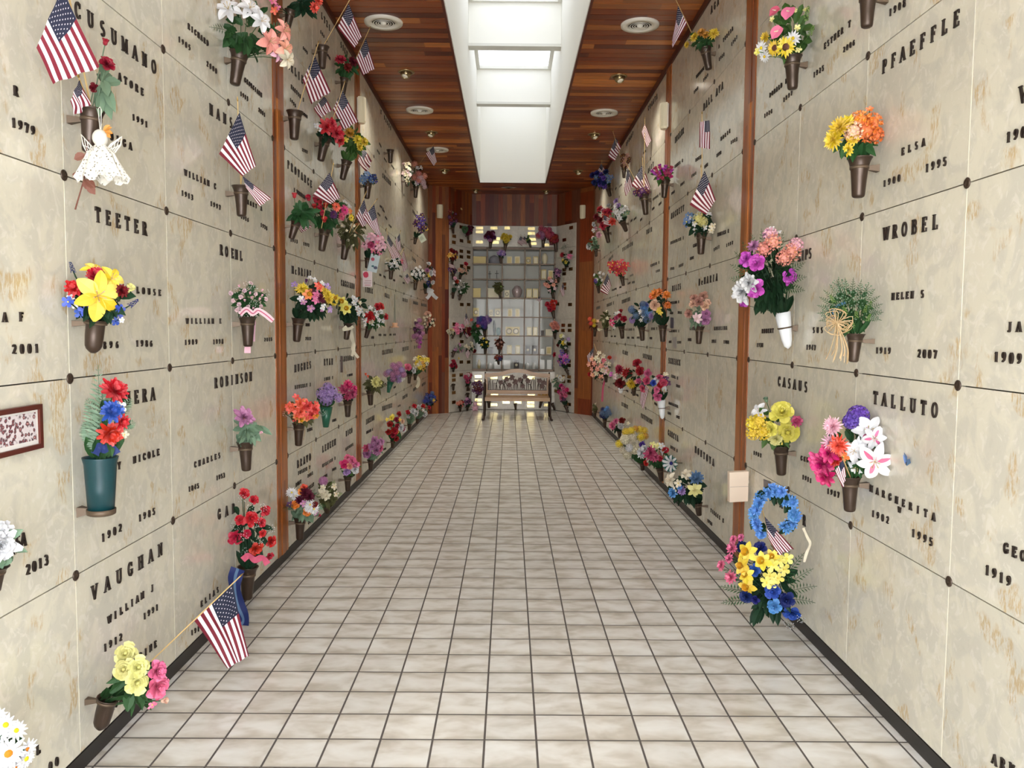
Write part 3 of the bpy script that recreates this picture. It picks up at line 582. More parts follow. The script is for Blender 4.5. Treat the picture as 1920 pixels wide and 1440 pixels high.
TXT = '''
L CUSUMANO 144 19 287 125 .056
L ATORE 223 144 265 172 .030
L 1991 249 220 273 233 .026
L OLGA 208 256 243 274 .030
L R 28 171 28 171 .030
L 1979 24 230 60 245 .030
L RICHARD 353 50 388 81 .027
L 1905 335 74 354 89 .026
L 2000 388 120 404 133 .026
L GEORGIANN 459 150 489 178 .027
L 1913 451 176 463 185 .026
L 2001 485 206 495 215 .026
L HANS 395 206 432 230 .056
L WILLIAM_C 347 324 402 349 .030
L 1913 341 362 359 370 .026
L 1997 395 382 411 389 .026
L MARY_A 464 379 489 391 .027
L 1916 452 406 464 412 .026
L 1978 489 422 499 428 .026
L TEETER 182 403 270 429 .056
L LOUSE 257 544 298 549 .028
L 1896 183 648 218 646 .028
L 1986 256 644 282 644 .028
L A_F 7 595 38 594 .030
L 2001 25 655 67 653 .030
L ROEHL 414 469 451 480 .056
L WILLIAM_E 350 602 412 602 .028
L 1909 347 642 367 641 .026
L 1998 400 641 416 640 .026
L 2005 496 637 508 636 .024
L ROBINSON 404 718 469 706 .056
L HERA 238 747 285 739 .056
L Y 222 873 222 873 .030
L NICOLE 251 862 295 848 .030
L 1902 192 1008 224 990 .032
L 1985 261 971 287 959 .030
L CHARLES 365 871 410 854 .030
L 1845 354 917 370 911 .026
L 1953 406 896 419 891 .026
L GAR 410 964 437 953 .056
L ELIAS 377 1132 407 1106 .030
L 1894 496 1052 507 1045 .024
L 191 359 1186 371 1179 .026
L VAUGHAN 176 1110 299 1031 .056
L WILLIAM_J 204 1161 284 1103 .030
L 1991 270 1155 293 1139 .028
L 1912 196 1214 225 1195 .030
L CATHERINE 212 1270 290 1208 .030
L 1976 211 1325 229 1310 .028
L 2013 51 1068 85 1050 .034
L SSA 22 1021 42 1012 .044
L L 70 1405 70 1405 .032
L 00 93 1437 105 1428 .030
L ARLIE 540 121 566 149 .056
L MARTIN_J 546 163 568 187 .028
L 1985 544 187 553 198 .024
L 2000 568 213 575 219 .024
L LTZI 603 30 617 52 .05
L SILV 639 84 650 101 .05
L LEO_N 601 60 612 76 .024
L 1997 568 90 575 99 .024
L 1920 613 102 618 110 .024
L PROVANCE 540 309 582.5 345 .056
L J_THERESE 551 356 571 370 .028
L McBRIDE 548 506 581 514 .056
L CAGGIANO 640 530 663 537 .054
L 1997 569 457 578 460 .026
L 1913 545 450 556 453 .026
L 2002 567 281 575 285 .024
L HUGHES 553 691 581 684 .056
L RYAN 608 679 622 678 .056
L BROOKS 645 673 662 670 .050
L BEVERLY_J 553 726 581 721 .028
L JOHN_F 608 711 623 708 .028
L F_LAURIE 651 704 660 702 .022
L 2017 573 635 581.5 635 .026
L 2010 573 609 579 609 .024
L 2006 576 807 584 804 .026
L LENEEM 605 842 627.5 829 .056
L NICO 649 813 659 807 .052
L BRAVO 558 870 580.6 857 .056
L JOSEPH_P 559 887 580 876 .028
L 2003 577 892.5 585 887 .026
L RUBY 555 909 563 903 .028
L KELLY 577 916 587 908 .028
L WILLIAM_J 605 873 627.5 859 .028
L 1918 606 895 612 891 .026
L ANTONIA 648 842 661 833 .028
L 1985 623 789 629 787 .024
L 2010 623 881 629 878 .024
L 2004 578 980 586 974 .026
L 1990 660 893 664 890 .024
L JEMLE 685 543 697.5 546 .056
L CACERTOLA 717 661 735 657.5 .056
L KUSTER 755 655 765 652.5 .056
L KIM 777 651 783 650 .05
L JACKSON 686.6 791 700.6 783 .056
L MARTINEZ 717.5 766 734 760 .056
L COLEMAN 717.5 329 731.6 344 .056
L E_BAKER 714 210 732 240 .050
L HALL 722 553 729 556 .050
L KAREN 755 561.6 763 564 .048
L RUSSELL 775 567 783 569 .048
L MASTERS 790 571 799 573 .048
L BURTON 755 746 763 741 .048
L DAVIS 775 731 781 727 .048
L HAYES 791 722 797 718 .048
L LANE 773 484 779 490 .048
L ROSE 752 460 757 467 .048
L EDNA 774 396 779 404 .048
L 1920 711 269 714 275 .024
L 1936 707 282 711 288 .024
L 1941 720 297 724 303 .024
L 1958 734 310 738 316 .024
L 1999 717 393 720 397 .026
L 2004 722 407 725 411 .026
L JOHN_A 712 386 718 391 .026
L 1961 708 400 712 404 .026
L 1987 729 422 733 426 .026
L 2001 711 515 714 516 .026
L 1993 719 518 722 520 .026
L 1980 749 517 753 519 .026
L 1923 737 525 740 526 .026
L 2014 755 530 758 531 .026
L 1978 696 633 700 632.6 .028
L 1931 710 628 714 628 .026
L 1962 719 628 723 628 .026
L 1943 730 627.6 733 627.5 .026
L 1988 737 627.5 741 627 .026
L 1949 711 726 715 724 .026
L 1992 719 722 723 720 .026
L 1968 738 727 741 725 .026
L MARIAN_R 687 811 698 805 .030
L 1999 719 843 723 841 .026
L 1944 746 762 750 760 .026
R PFAEFFLE 1660 124 1795 35 .056
R ELSA 1694.5 284 1733 267 .030
R 1900 1660 344 1687 334 .028
R 1995 1740 315 1773 303 .032
R ESTHER_T 1548 86 1594 45 .030
R 2006 1584 93 1602 80 .026
R 1925 1528 140 1544 128 .028
R DONALD_R 1445 178 1475 152 .027
R 1997 1471 187 1485 175 .026
R 1926 1435 217 1447.5 208.5 .026
R 1908 1671 23 1697 6 .030
R 1904 1893 257 1935 243 .034
R V 1921 176 1921 176 .056
R WROBEL 1663 438 1755 416 .056
R HELEN_S 1676 556 1731 551 .030
R 1919 1646 657 1669 658 .028
R 2007 1725 663 1755 664.5 .032
R JAN 1895 613 1930 613 .032
R 1909 1870 669 1913 673 .034
R LIPS 1500 481 1520 475 .054
R ROBERT 1430.6 621 1450 620 .028
R SUS 1527 619 1542 619 .030
R 1938 1421 647 1430.6 647 .026
R 1947 1514.6 651 1529 652 .028
R CASAUS 1462 715 1512 725.6 .056
R TALLUTO 1643 746 1754 769 .056
R GENO 1504 859 1521 864 .026
R 1911 1507 894.6 1521 901 .026
R 1987 1554 921 1573 928 .028
R 1907 1415 849 1427 854 .026
R MARGHERITA 1635 916 1752 969 .030
R W 1688 956 1688 956 .024
R 1902 1638.5 963 1665.6 975 .030
R 1995 1714 999.6 1747 1016 .032
R GEO 1888 1028 1920 1042 .034
R 1919 1853 1069 1893 1090 .034
R ARN 1866 1424 1899 1442 .034
R CASPER 1456 936 1509 976 .056
R AGA 1335 18 1347 3 .056
R TERESA 1357.5 75 1374 54 .028
R 1967 1373 82.5 1382 70 .026
R 1980 1349.6 111 1358 102 .026
R A 1349 87 1349 87 .026
R THEODORE 1306.5 144 1320 128 .026
R 1969 1320 150 1327.5 141 .026
R 1961 1302.6 172.5 1309 165 .026
R DALL_AVA 1321 200 1355 161 .056
R MILLER 1267.5 262 1281.6 245 .056
R MARIE 1353 260 1369 245.6 .028
R 1993 1372 267 1382 261 .026
R ROGER 1305.6 300 1316.6 292.5 .028
R 1990 1345 291.6 1352 286 .026
R 1906 1322 313 1327 308 .026
R 1924 1298 330 1305 325 .026
R JAMES_E 1266 312 1280 301 .028
R 2004 1277 347 1283 342 .026
R 1997 1260 363 1265 359 .026
R HACKETT 1260 405 1282 390 .056
R FREDERICK_J 1258.5 455.6 1281.6 446 .028
R MONICA_R 1347 440 1366.5 433 .028
R CARL 1301 461 1308 458 .028
R 1947 1340 468 1348.5 463 .026
R 1997 1363.5 460 1374 455 .026
R 1994 1295 485 1300.5 483 .026
R 1905 1258 504 1264 503 .026
R 2007 1274 499 1281 496 .026
R MILES 1262 541 1276 537 .054
R DeMARIA 1312 529 1344.5 520 .056
R ANGELINA 1340.6 616 1363 615 .028
R GINO 1295 616 1303 616 .028
R WILLARD_M 1259 568 1273 566 .026
R MARJORIE_J 1256 620.6 1273 620.6 .024
R 1914 1336 640 1342.5 640 .026
R 1988 1358.5 641 1366.5 641.6 .026
R 1920 1291 637 1296 637 .026
R 1924 1255 641 1259 641 .024
R 1999 1271 642 1277 642 .024
R 1989 1257 587 1262 587 .024
R 2018 1272 586 1278 586 .024
R SCHENCK 1255 676 1275 680 .056
R EARL_M 1260 705 1271 709 .028
R 2009 1269 723 1275 725 .026
R MAGDALENA 1255 755.6 1271 762 .026
R 1890 1253 774 1258 776 .026
R 1987 1269 781 1274 783 .026
R GARCIA 1254 811 1271 822 .056
R RUTH_M 1258.5 838 1270 845 .028
R MONTOYA 1305 843 1338 867 .056
R TILLIE_E 1334 957 1356.6 976 .030
R 1920 1328 976 1335 982.5 .026
R PATTERSON 1203 779 1222.5 791 .052
R KENNEY 1166.6 757.5 1177 763 .052
R THOMPSON 1167 566 1181 560.6 .052
R CLARY 1168.5 660 1177 663 .052
R SHEPARD 1206.6 667 1221.6 671 .052
R HAIR 1213.5 435 1222 430 .052
R MAST 1216.5 320 1225 308 .052
R COLATA 1216.5 203 1232 181 .056
R MURRAY 1175 270 1187 250 .05
R SOLOMITO 1168 468 1186 456.6 .052
R LEWIS 1119 578 1125 576 .048
R ROBERT_F 1138.5 572.5 1150.6 568 .048
R JONES 1142 488 1149 480 .048
R 1918 1181 518 1187 515 .026
R 1939 1178 532 1182 530 .026
R 1951 1186 529.6 1190 528.6 .026
R 2000 1148 544 1152 543 .026
R 1963 1153 542 1156 541 .026
R 1977 1162 539 1165 538 .026
R 1944 1231 509 1237 507 .026
R EDWARD_R 1221 498 1236 492 .028
R JOHN_H 1179.5 618 1189 617.6 .028
R 1922 1176.6 633 1180 633.3 .026
R 1988 1185 633 1188.6 633.4 .026
R EDNA_T 1222 616.6 1232 616 .028
R 1930 1219 634 1222.6 634 .026
R 2002 1146 630.6 1148.6 630.6 .024
R 1966 1152 630.6 1154.6 630.6 .024
R 1971 1195 633 1199 633 .024
R 1953 1150 719 1153 720 .026
R 1981 1175 732 1178 734 .026
R 1937 1184 736 1187 738 .026
R 1959 1194 740 1197 742 .026
R 2003 1228 756 1232 759 .026
R 1935 1183 415 1186 412 .026
R 2008 1189 412 1193 408 .026
R 1951 1201 413 1204 410 .026
R 1972 1223.6 392.6 1227 389.6 .026
R GEORGE_F 1225 374 1238 364 .026
R 1962 1236 384 1240 380 .026
R 1964 1154 355 1156 352 .026
R 1970 1162 350 1166 346 .026
R 1945 1197 324 1200 318 .026
R 1968 1207 287 1211 283 .026
'''
for ln in TXT.strip().splitlines():
    a = ln.split(); write(a[0], a[1].replace('_', ' '), *map(float, a[2:6]), float(a[6]))
for p in PANELS:
    w = p['where']
    k = 'lettered' if p['txt'] else 'blank'
    p['o']['label'] = '%s marble crypt front, %s wall, %s, %s' % (k, p['side'], w, p['row'])
    if p['txt'] == 0: p['o']['group'] = 'blank marble crypt fronts'
# ------------------------------------------------------------ flowers
RGB = dict(red=(206, 24, 40), crimson=(170, 16, 46), darkred=(120, 8, 24), pink=(236, 110, 156), hotpink=(226, 36, 126), lightpink=(244, 186, 206), palepink=(240, 206, 214),
 salmon=(246, 160, 140), coral=(250, 84, 60), orange=(244, 130, 36), peach=(240, 192, 164), yellow=(244, 212, 36), paleyellow=(236, 230, 146), lemon=(238, 226, 96), cream=(230, 221, 192),
 white=(226, 226, 228), lavender=(176, 140, 204), purple=(104, 66, 176), blue=(44, 80, 184), skyblue=(92, 156, 228), navy=(26, 38, 110), magenta=(206, 76, 196), mauve=(190, 124, 172),
 burgundy=(88, 12, 40), rose=(206, 70, 112), gold=(226, 164, 40), brown=(96, 52, 28), green=(46, 88, 44), darkgreen=(26, 58, 34), lime=(116, 146, 66), sage=(112, 140, 112),
 dusty=(196, 140, 124), plum=(92, 40, 96), teal=(30, 96, 90), steel=(92, 124, 168), olive=(92, 92, 52), grass=(70, 110, 46), tan=(214, 184, 130))
def petal_strip(L, w, prof, lift, curl, n=5, cup=.25):   # petal along +x from origin: list of (center,left,right)
    V = []; F = []
    for i in range(n+1):
        t = i/n; x = L*t*cos(lift*t*0+lift) ; z = L*t*sin(lift) + curl*t*t*L; hw = w*prof(t)
        V += [(x, -hw, z+cup*hw), (x, 0, z), (x, hw, z+cup*hw)]
    for i in range(n):
        a = 3*i; F += [(a, a+3, a+4, a+1), (a+1, a+4, a+5, a+2)]
    return V, F
def rot(V, a, tz=0, s=1): c, q = cos(a), sin(a); return [((x*c-y*q)*s, (x*q+y*c)*s, z*s+tz) for x, y, z in V]
PR = lambda t: sin(pi*min(1, max(.03, t*.96+.02)))**.7
PW = lambda t: (t*1.25 if t < .7 else .875*(1-((t-.7)/.3)**2*.75))
PB = lambda t: (.35+.65*t) if t < .75 else (.84*math.sqrt(max(.05, 1-((t-.75)/.27)**2)))
def ballverts(r, n=10, m=7, z0=0, sq=1):
    V = [(0, 0, z0-r*sq)]; F = []
    for i in range(1, m):
        a = -pi/2+pi*i/m
        for k in range(n): V.append((r*cos(a)*cos(2*pi*k/n), r*cos(a)*sin(2*pi*k/n), z0+r*sq*sin(a)))
    V.append((0, 0, z0+r*sq)); T = len(V)-1
    for k in range(n):
        F.append((0, 1+(k+1) % n, 1+k)); F.append((T, T-n+k, T-n+(k+1) % n))
        for i in range(m-2): F.append((1+i*n+k, 1+i*n+(k+1) % n, 1+(i+1)*n+(k+1) % n, 1+(i+1)*n+k))
    return V, F
def proto(kind, c1, c2, rs):
    R = random.Random(rs); b = MB()
    def ring(n, L, w, prof, lift, curl, m=0, off=0, tz=0, seg=4, cup=.25, jit=.1):
        for k in range(n):
            V, F = petal_strip(L*R.uniform(1-jit, 1+jit), w, prof, lift+R.uniform(-.08, .08), curl, seg, cup)
            b.add(rot(V, 2*pi*(k+off)/n+R.uniform(-.06, .06), tz), F, m)
    if kind == 'lily':
        ring(3, 1.05, .30, PR, .45, -.55, 0, 0, 0, 7, .35); ring(3, 1.0, .23, PR, .5, -.5, 0, .5, .02, 7, .35)
        if c2 != c1:
            for k in range(6):
                V, F = petal_strip(.78, .10, PR, .475, -.50, 6, .2); b.add(rot(V, pi*k/3, .022), F, 1)
        for k in range(5): b.tube([(0, 0, 0), (.12*cos(k*1.3), .12*sin(k*1.3), .3), (.22*cos(k*1.3), .22*sin(k*1.3), .5)], [.015, .012, .03], 4, 2)
    elif kind == 'rose':
        for j, (n, L, lift, tz, curl) in enumerate([(5, 1.0, .42, -.08, -.22), (5, .92, .70, -.02, -.24), (5, .76, .95, .02, -.16), (4, .62, 1.12, .04, -.05), (4, .50, 1.28, .06, .0), (3, .42, 1.42, .08, .05)]):
            ring(n, L, L*.50, PB, lift, curl, 0, .5*j, tz, 5, .50, .14)
        V, F = ballverts(.16, 6, 4, .38, 1.5); b.add(V, F, 0)
    elif kind == 'peony':
        for j in range(7):
            ring(7-j//2, 1.0-.11*j, .34-.02*j, PB, .1+.2*j, .05, 0, .37*j, .04*j, 3, .5, .2)
    elif kind in ('mum', 'carnation'):
        rows = 7 if kind == 'mum' else 6
        for j in range(rows):
            n = 15-j*2 if kind == 'mum' else 11-j
            ring(max(4, n), 1.0-.09*j, .11 if kind == 'mum' else .22, PR if kind == 'mum' else PB, .02+.21*j, .10, 0, .31*j, .03*j, 3, .3, .16)
    elif kind == 'daisy':
        ring(13, 1.0, .15, PR, .12, -.05, 0, 0, 0, 3, .2); ring(11, .82, .13, PR, .25, 0, 0, .5, .03, 3, .2)
        V, F = ballverts(.24, 9, 5, .10, .6); b.add(V, F, 1)
    elif kind == 'gerbera':
        ring(17, 1.0, .12, PR, .10, 0, 0, 0, 0, 3, .2); ring(15, .8, .11, PR, .3, 0, 0, .5, .03, 3, .2); ring(11, .5, .09, PR, .6, 0, 0, .2, .05, 2)
        V, F = ballverts(.18, 8, 5, .14, .6); b.add(V, F, 1)
    elif kind == 'sunflower':
        ring(16, 1.0, .14, PR, .1, -.05, 0, 0, 0, 3, .2); ring(14, .85, .12, PR, .22, 0, 0, .5, .02, 3, .2)
        V, F = ballverts(.42, 12, 5, .05, .35); b.add(V, F, 1)
    elif kind == 'daffodil':
        ring(6, 1.0, .32, PR, .12, -.1, 0, 0, 0, 4, .2)
        b.lathe((0, 0, 0), (0, 0, .55), [(0, .14), (.5, .24), (.85, .30), (1, .40), (.9, .30), (.3, .10)], 10, 1)
    elif kind == 'blossom':       # simple open five-petal flower
        ring(5, 1.0, .42, PB, .25, -.15, 0, 0, 0, 4, .2)
        V, F = ballverts(.14, 6, 4, .12, .9); b.add(V, F, 1)
    elif kind == 'tulip':
        ring(3, 1.25, .52, PR, 1.15, -.10, 0, 0, -.2, 5, .75, .03); ring(3, 1.2, .5, PR, 1.05, -.05, 0, .5, -.2, 5, .75, .03)
        V, F = ballverts(.42, 8, 5, .15, 1.2); b.add(V, F, 0)
    elif kind == 'hydrangea':
        V, F = ballverts(.72, 8, 5); b.add(V, F, 2)
        n = 46
        for k in range(n):
            z = 1-1.55*(k+.5)/n; r = math.sqrt(max(0, 1-z*z)); a = k*2.39996
            d = Vector((r*cos(a), r*sin(a), z)); o = d*.80; u = d.orthogonal().normalized(); v = d.cross(u)
            th = R.uniform(0, pi)
            for q in range(4):
                t = th+pi/2*q; e = u*cos(t)+v*sin(t); f = d.cross(e)
                m = 0 if R.random() < .75 else 1
                b.add([o, o+e*.15+f*.12+d*.10, o+e*.30+d*.12, o+e*.15-f*.12+d*.10], [(0, 1, 2, 3)], m)
    elif kind == 'spike':         # tall raceme of small florets along +z
        b.tube([(0, 0, -1.2), (0, 0, 1.1)], .03, 4, 2)
        for k in range(26):
            t = k/26; a = k*2.4; r = .30*(1-t*.75); z = -.5+1.6*t; c = Vector((r*cos(a), r*sin(a), z)); d = Vector((cos(a), sin(a), .4)).normalized(); u = d.orthogonal().normalized(); v = d.cross(u)
            for q in range(4):
                e = u*cos(pi/2*q)+v*sin(pi/2*q); f = d.cross(e)
                b.add([c, c+e*.09+f*.07+d*.05, c+e*.18*(1-t*.4)+d*.09, c+e*.09-f*.07+d*.05], [(0, 1, 2, 3)], 0 if q % 3 else 1)
    elif kind == 'breath':        # cluster of tiny blossoms on fine stalks
        for k in range(16):
            a = k*2.4; z = 1-1.2*(k+.5)/16; r = math.sqrt(max(0, 1-z*z))
            d = Vector((r*cos(a), r*sin(a), z))*R.uniform(.7, 1); b.tube([(0, 0, 0), d*.5, d], .012, 3, 2, False)
            V, F = ballverts(.085, 5, 4); b.add([Vector(v)+d for v in V], F, 0)
    elif kind == 'calla':
        V = []; F = []; n = 12
        for j in range(6):
            t = j/5
            for k in range(n):
                a = 2*pi*k/n; r = .10+.40*t*t; q = (1+.9*t*max(0, cos(a))); V.append((r*cos(a)*q, r*sin(a), -.8+1.3*t+.35*t*cos(a)))
        for j in range(5):
            for k in range(n): F.append((j*n+k, j*n+(k+1) % n, (j+1)*n+(k+1) % n, (j+1)*n+k))
        b.add(V, F, 0); b.tube([(0, 0, -.4), (.05, 0, .5)], .06, 6, 1)
    elif kind == 'anthurium':
        V, F = petal_strip(1.5, .75, lambda t: math.sqrt(max(.02, 1-(2*t-.85)**2*.9))*(.9 if t < .8 else .7), .35, -.2, 7, .25); b.add([(x-.45, y, z) for x, y, z in V], F, 0)
        b.tube([(0, 0, .05), (.25, 0, .6)], [.08, .05], 6, 1)
    elif kind == 'orchid':
        for k, (L, w) in enumerate([(1, .30), (1.1, .5), (.95, .28), (.95, .28), (1.1, .5)]):
            V, F = petal_strip(L, w, PB, .2, -.15, 4, .2); b.add(rot(V, pi/2+[0, 1.2, 2.4, -2.4, -1.2][k]), F, 0)
        V, F = ballverts(.2, 6, 4, .15, 1.2); b.add(V, F, 1)
    elif kind == 'cluster':       # rounded head of many small blossoms
        V, F = ballverts(.66, 7, 5); b.add(V, F, 2)
        for k in range(30):
            z = 1-1.5*(k+.5)/30; r = math.sqrt(max(0, 1-z*z)); a = k*2.39996; d = Vector((r*cos(a), r*sin(a), z)); u = d.orthogonal().normalized(); v = d.cross(u); o = d*.72
            for q in range(5):
                t = 2*pi*q/5+k; e = u*cos(t)+v*sin(t); f = d.cross(e); b.add([o, o+e*.14+f*.08+d*.16, o+e*.24+d*.26, o+e*.14-f*.08+d*.16], [(0, 1, 2, 3)], 0)
            b.add([o+d*.1+u*.05, o+d*.1+v*.05, o+d*.1-u*.05, o+d*.1-v*.05], [(0, 1, 2, 3)], 1)
    return b
PROTO = {}
CEN = dict(lily='cream', daisy='yellow', gerbera='brown', sunflower='brown', daffodil='gold', blossom='yellow', calla='yellow', anthurium='cream', orchid='yellow', cluster='yellow')
def bloom(kind, col, c2=None, var=0):
    k = (kind, col, c2, var)
    if k not in PROTO:
        cc = c2 or CEN.get(kind, col)
        if kind == 'lily' and not c2: cc = col
        b = proto(kind, col, cc, hash(kind) % 97*0+var+len(kind)*7)
        PROTO[k] = mesh(kind, b.V, b.F, [petal(RGB[col]), petal(RGB[cc]), petal(RGB['tan' if kind == 'lily' else 'green'] if kind not in ('hydrangea', 'cluster') else RGB[col])], b.M, False)
    return PROTO[k]
BNAME = dict(lily='lily', rose='rose', peony='peony', mum='chrysanthemum', carnation='carnation', daisy='daisy', gerbera='gerbera', sunflower='sunflower', daffodil='daffodil', blossom='open_blossom',
 tulip='tulip', hydrangea='hydrangea', spike='flower_spike', breath='filler_sprig', calla='calla_lily', anthurium='anthurium', orchid='orchid', cluster='blossom_cluster')
def frame_to(d, roll=0, up=Vector((0, 0, 1))):
    z = d.normalized(); x = up.cross(z)
    if x.length < .05: x = Vector((1, 0, 0))
    x.normalize(); y = z.cross(x); M = Matrix((x, y, z)).transposed()
    return M @ Matrix.Rotation(roll, 3, 'Z')
def leaf_into(mb, o, d, L, w, nrm, m=0, droop=.25, seg=4):
    d = d.normalized(); n = (nrm-d*nrm.dot(d))
    n = n.normalized() if n.length > .05 else d.orthogonal().normalized()
    s = d.cross(n); V = []; F = []
    for i in range(seg+1):
        t = i/seg; c = o+d*L*t-Vector((0, 0, 1))*droop*L*t*t; hw = w*PR(t) if i < seg else 0.001
        V += [c-s*hw+n*hw*.35, c, c+s*hw+n*hw*.35]
    for i in range(seg):
        a = 3*i; F += [(a, a+3, a+4, a+1), (a+1, a+4, a+5, a+2)]
    mb.add(V, F, m)
def frond_into(mb, o, d, L, w, nrm, m=0, droop=.35, n=11):
    d = d.normalized(); nn = (nrm-d*nrm.dot(d)); nn = nn.normalized() if nn.length > .05 else d.orthogonal().normalized(); s = d.cross(nn); P = []
    for i in range(n+1):
        t = i/n; P.append(o+d*L*t-Vector((0, 0, 1))*droop*L*t*t)
    mb.tube(P, .0012, 3, m, False)
    for i in range(1, n+1):
        t = i/n; hw = w*sin(pi*min(.97, t*.8+.16)); tt = (P[i]-P[i-1]).normalized()
        for q in (-1, 1):
            e = (s*q*.85+tt*.5).normalized(); c = P[i]; mb.add([c, c+e*hw*.5+tt*hw*.16, c+e*hw, c+e*hw*.5-tt*hw*.12], [(0, 1, 2, 3)], m)

def wallX(side, y, z=0): return XL if side == 'L' else XR
def Splane(side): return XL if side == 'L' else XR
def place(side, x, y, Y, clr):
    """photo point at hall depth Y, kept at least clr metres off its wall"""
    if side == 'C':
        return onY(x, y, min(Y, YG-clr))
    if side in 'MN':
        a, c = (AP[1], AP[2]) if side == 'M' else (AP[3], AP[4])
        d = ray(x, y); e = Vector((c[0]-a[0], c[1]-a[1])); n = Vector((-e.y, e.x)).normalized()
        if n.y > 0: n = -n
        # ray hits the angled panel offset by clr (clr grows with how far in front Y is)
        k = max(clr, clr+0*(Y)); p0 = Vector(a)+n*k
        t = ((p0.x-CO.x)*n.x+(p0.y-CO.y)*n.y)/(d.x*n.x+d.y*n.y); return CO+d*t
    P = onY(x, y, Y); X = Splane(side)
    if side == 'L' and P.x < X+clr: P = onX(x, y, X+clr)
    if side == 'R' and P.x > X-clr: P = onX(x, y, X-clr)
    return P
INN = dict(L=Vector((1, 0, 0)), R=Vector((-1, 0, 0)), C=Vector((0, -1, 0)), M=Vector((.87, -.49, 0)), N=Vector((-.87, -.49, 0)))
SIDE = dict(L='left wall', R='right wall', C='end wall', M='left angled end panel', N='right angled end panel')

M_TEALV = mat('teal_plastic', (12, 54, 60), .35); M_WHITEV = mat('white_plastic', (232, 236, 240), .3); M_GREENV = mat('green_foil', (34, 92, 70), .35)
USED = {}
def uniq(lab):
    lab = ' '.join(lab.split())
    if len(lab.split()) > 16: print('LONG', len(lab.split()), lab)
    if lab in USED:
        USED[lab] += 1; print('DUPLABEL', lab)
    else: USED[lab] = 1
    return lab
def vase(side, rx, ry, bx, by, lab, kind='bronze', clr=.082, R=None):
    top = place(side, rx, ry, 99 if side in 'CMN' else 0, clr) if side in 'CMN' else onX(rx, ry, Splane(side)+(clr if side == 'L' else -clr))
    Y = top.y
    bot = place(side, bx, by, Y, .045 if side in 'LR' else clr*.7)
    if side in 'LR': bot.y = Y; bot = place(side, bx, by, Y, .045)
    ax = bot-top; L = ax.length
    k = L/.165
    r = R or min(.058, max(.040, .0500*k))
    e = empty('flower_vase', top); tag(e, uniq(lab), 'vase', 'wall vases')
    seg = 20 if Y < 8.2 else 12
    z0 = Vector((0, 0, 0)); inn = INN[side]
    if kind in ('bronze', 'cup'):
        if kind == 'bronze':
            prof = [(.12, r*.82), (.02, r*.93), (0, r*.97), (-.005, r*1.02), (.012, r*1.03), (.035, r*.95), (.12, r*.83), (.24, r*.73), (.28, r*.70), (.60, r*.60), (.93, r*.52), (.975, r*.47), (1, r*.34), (1.003, 0)]
            ct = .25; cr = r*.735
        else:
            prof = [(.1, r*.8), (0, r*.9), (-.005, r*.98), (.02, r*1.0), (.10, r*.86), (.14, r*.78), (.5, r*.76), (.78, r*.70), (.88, r*.58), (.95, r*.38), (1, r*.2), (1.0, 0)]
            ct = .10; cr = r*.90
        MB().lathe(z0, ax, prof, seg).obj('vase_body', M_BRONZE, e, True)
        MB().lathe(z0, ax, [(ct-.035, cr*.98), (ct-.035, cr*1.06), (ct+.035, cr*1.04), (ct+.035, cr*.95)], seg).obj('collar', M_COLLAR, e, True)
    elif kind == 'teal':
        MB().lathe(z0, ax, [(.08, r*.92), (0, r*.97), (-.004, r*1.03), (.01, r*1.03), (.12, r*.93), (.55, r*.84), (1, r*.74), (1, 0)], 24).obj('vase_body', M_TEALV, e, True)
        ct = .985; cr = r*.78
        MB().lathe(z0, ax, [(.94, cr*1.0), (.94, cr*1.08), (1.03, cr*1.06), (1.05, cr*.9), (1.05, 0)], 24).obj('collar', M_COLLAR, e, True)
    elif kind == 'white':
        MB().lathe(z0, ax, [(.06, r*.7), (0, r*.75), (0, r*.8), (.75, r*.52), (.93, r*.36), (1, .001)], 14).obj('vase_body', M_WHITEV, e, True)
        ct = .42; cr = r*.68
        MB().lathe(z0, ax, [(ct-.02, cr), (ct-.02, cr*1.08), (ct+.02, cr*1.06), (ct+.02, cr*.95)], seg).obj('collar', M_COLLAR, e, True)
    elif kind == 'green':
        MB().lathe(z0, ax, [(.06, r*.8), (0, r*.95), (0, r*1.0), (1, r*.45), (1, 0)], 14).obj('vase_body', M_GREENV, e, True); ct = .3; cr = r*.8
    # bracket from the collar to the wall
    c = ax*ct; w = -inn
    if side in 'LR': dist = abs(top.x+c.x-Splane(side))
    else: dist = clr*(.9)
    a = c+w*cr*.95; z = c+w*max(dist-.002, cr+.004); t = Vector((-w.y, w.x, 0)); u = Vector((0, 0, 1)); h = .011*k
    MB().hexa([a-t*h*.5-u*h*.8, a+t*h*.5-u*h*.8, z+t*h*1.5-u*h*1.5, z-t*h*1.5-u*h*1.5, a-t*h*.5+u*h*.8, a+t*h*.5+u*h*.8, z+t*h*1.5+u*h*1.2, z-t*h*1.5+u*h*1.2]).obj('bracket', M_COLLAR, e)
    return dict(e=e, top=top, Y=Y, r=r, ax=ax)

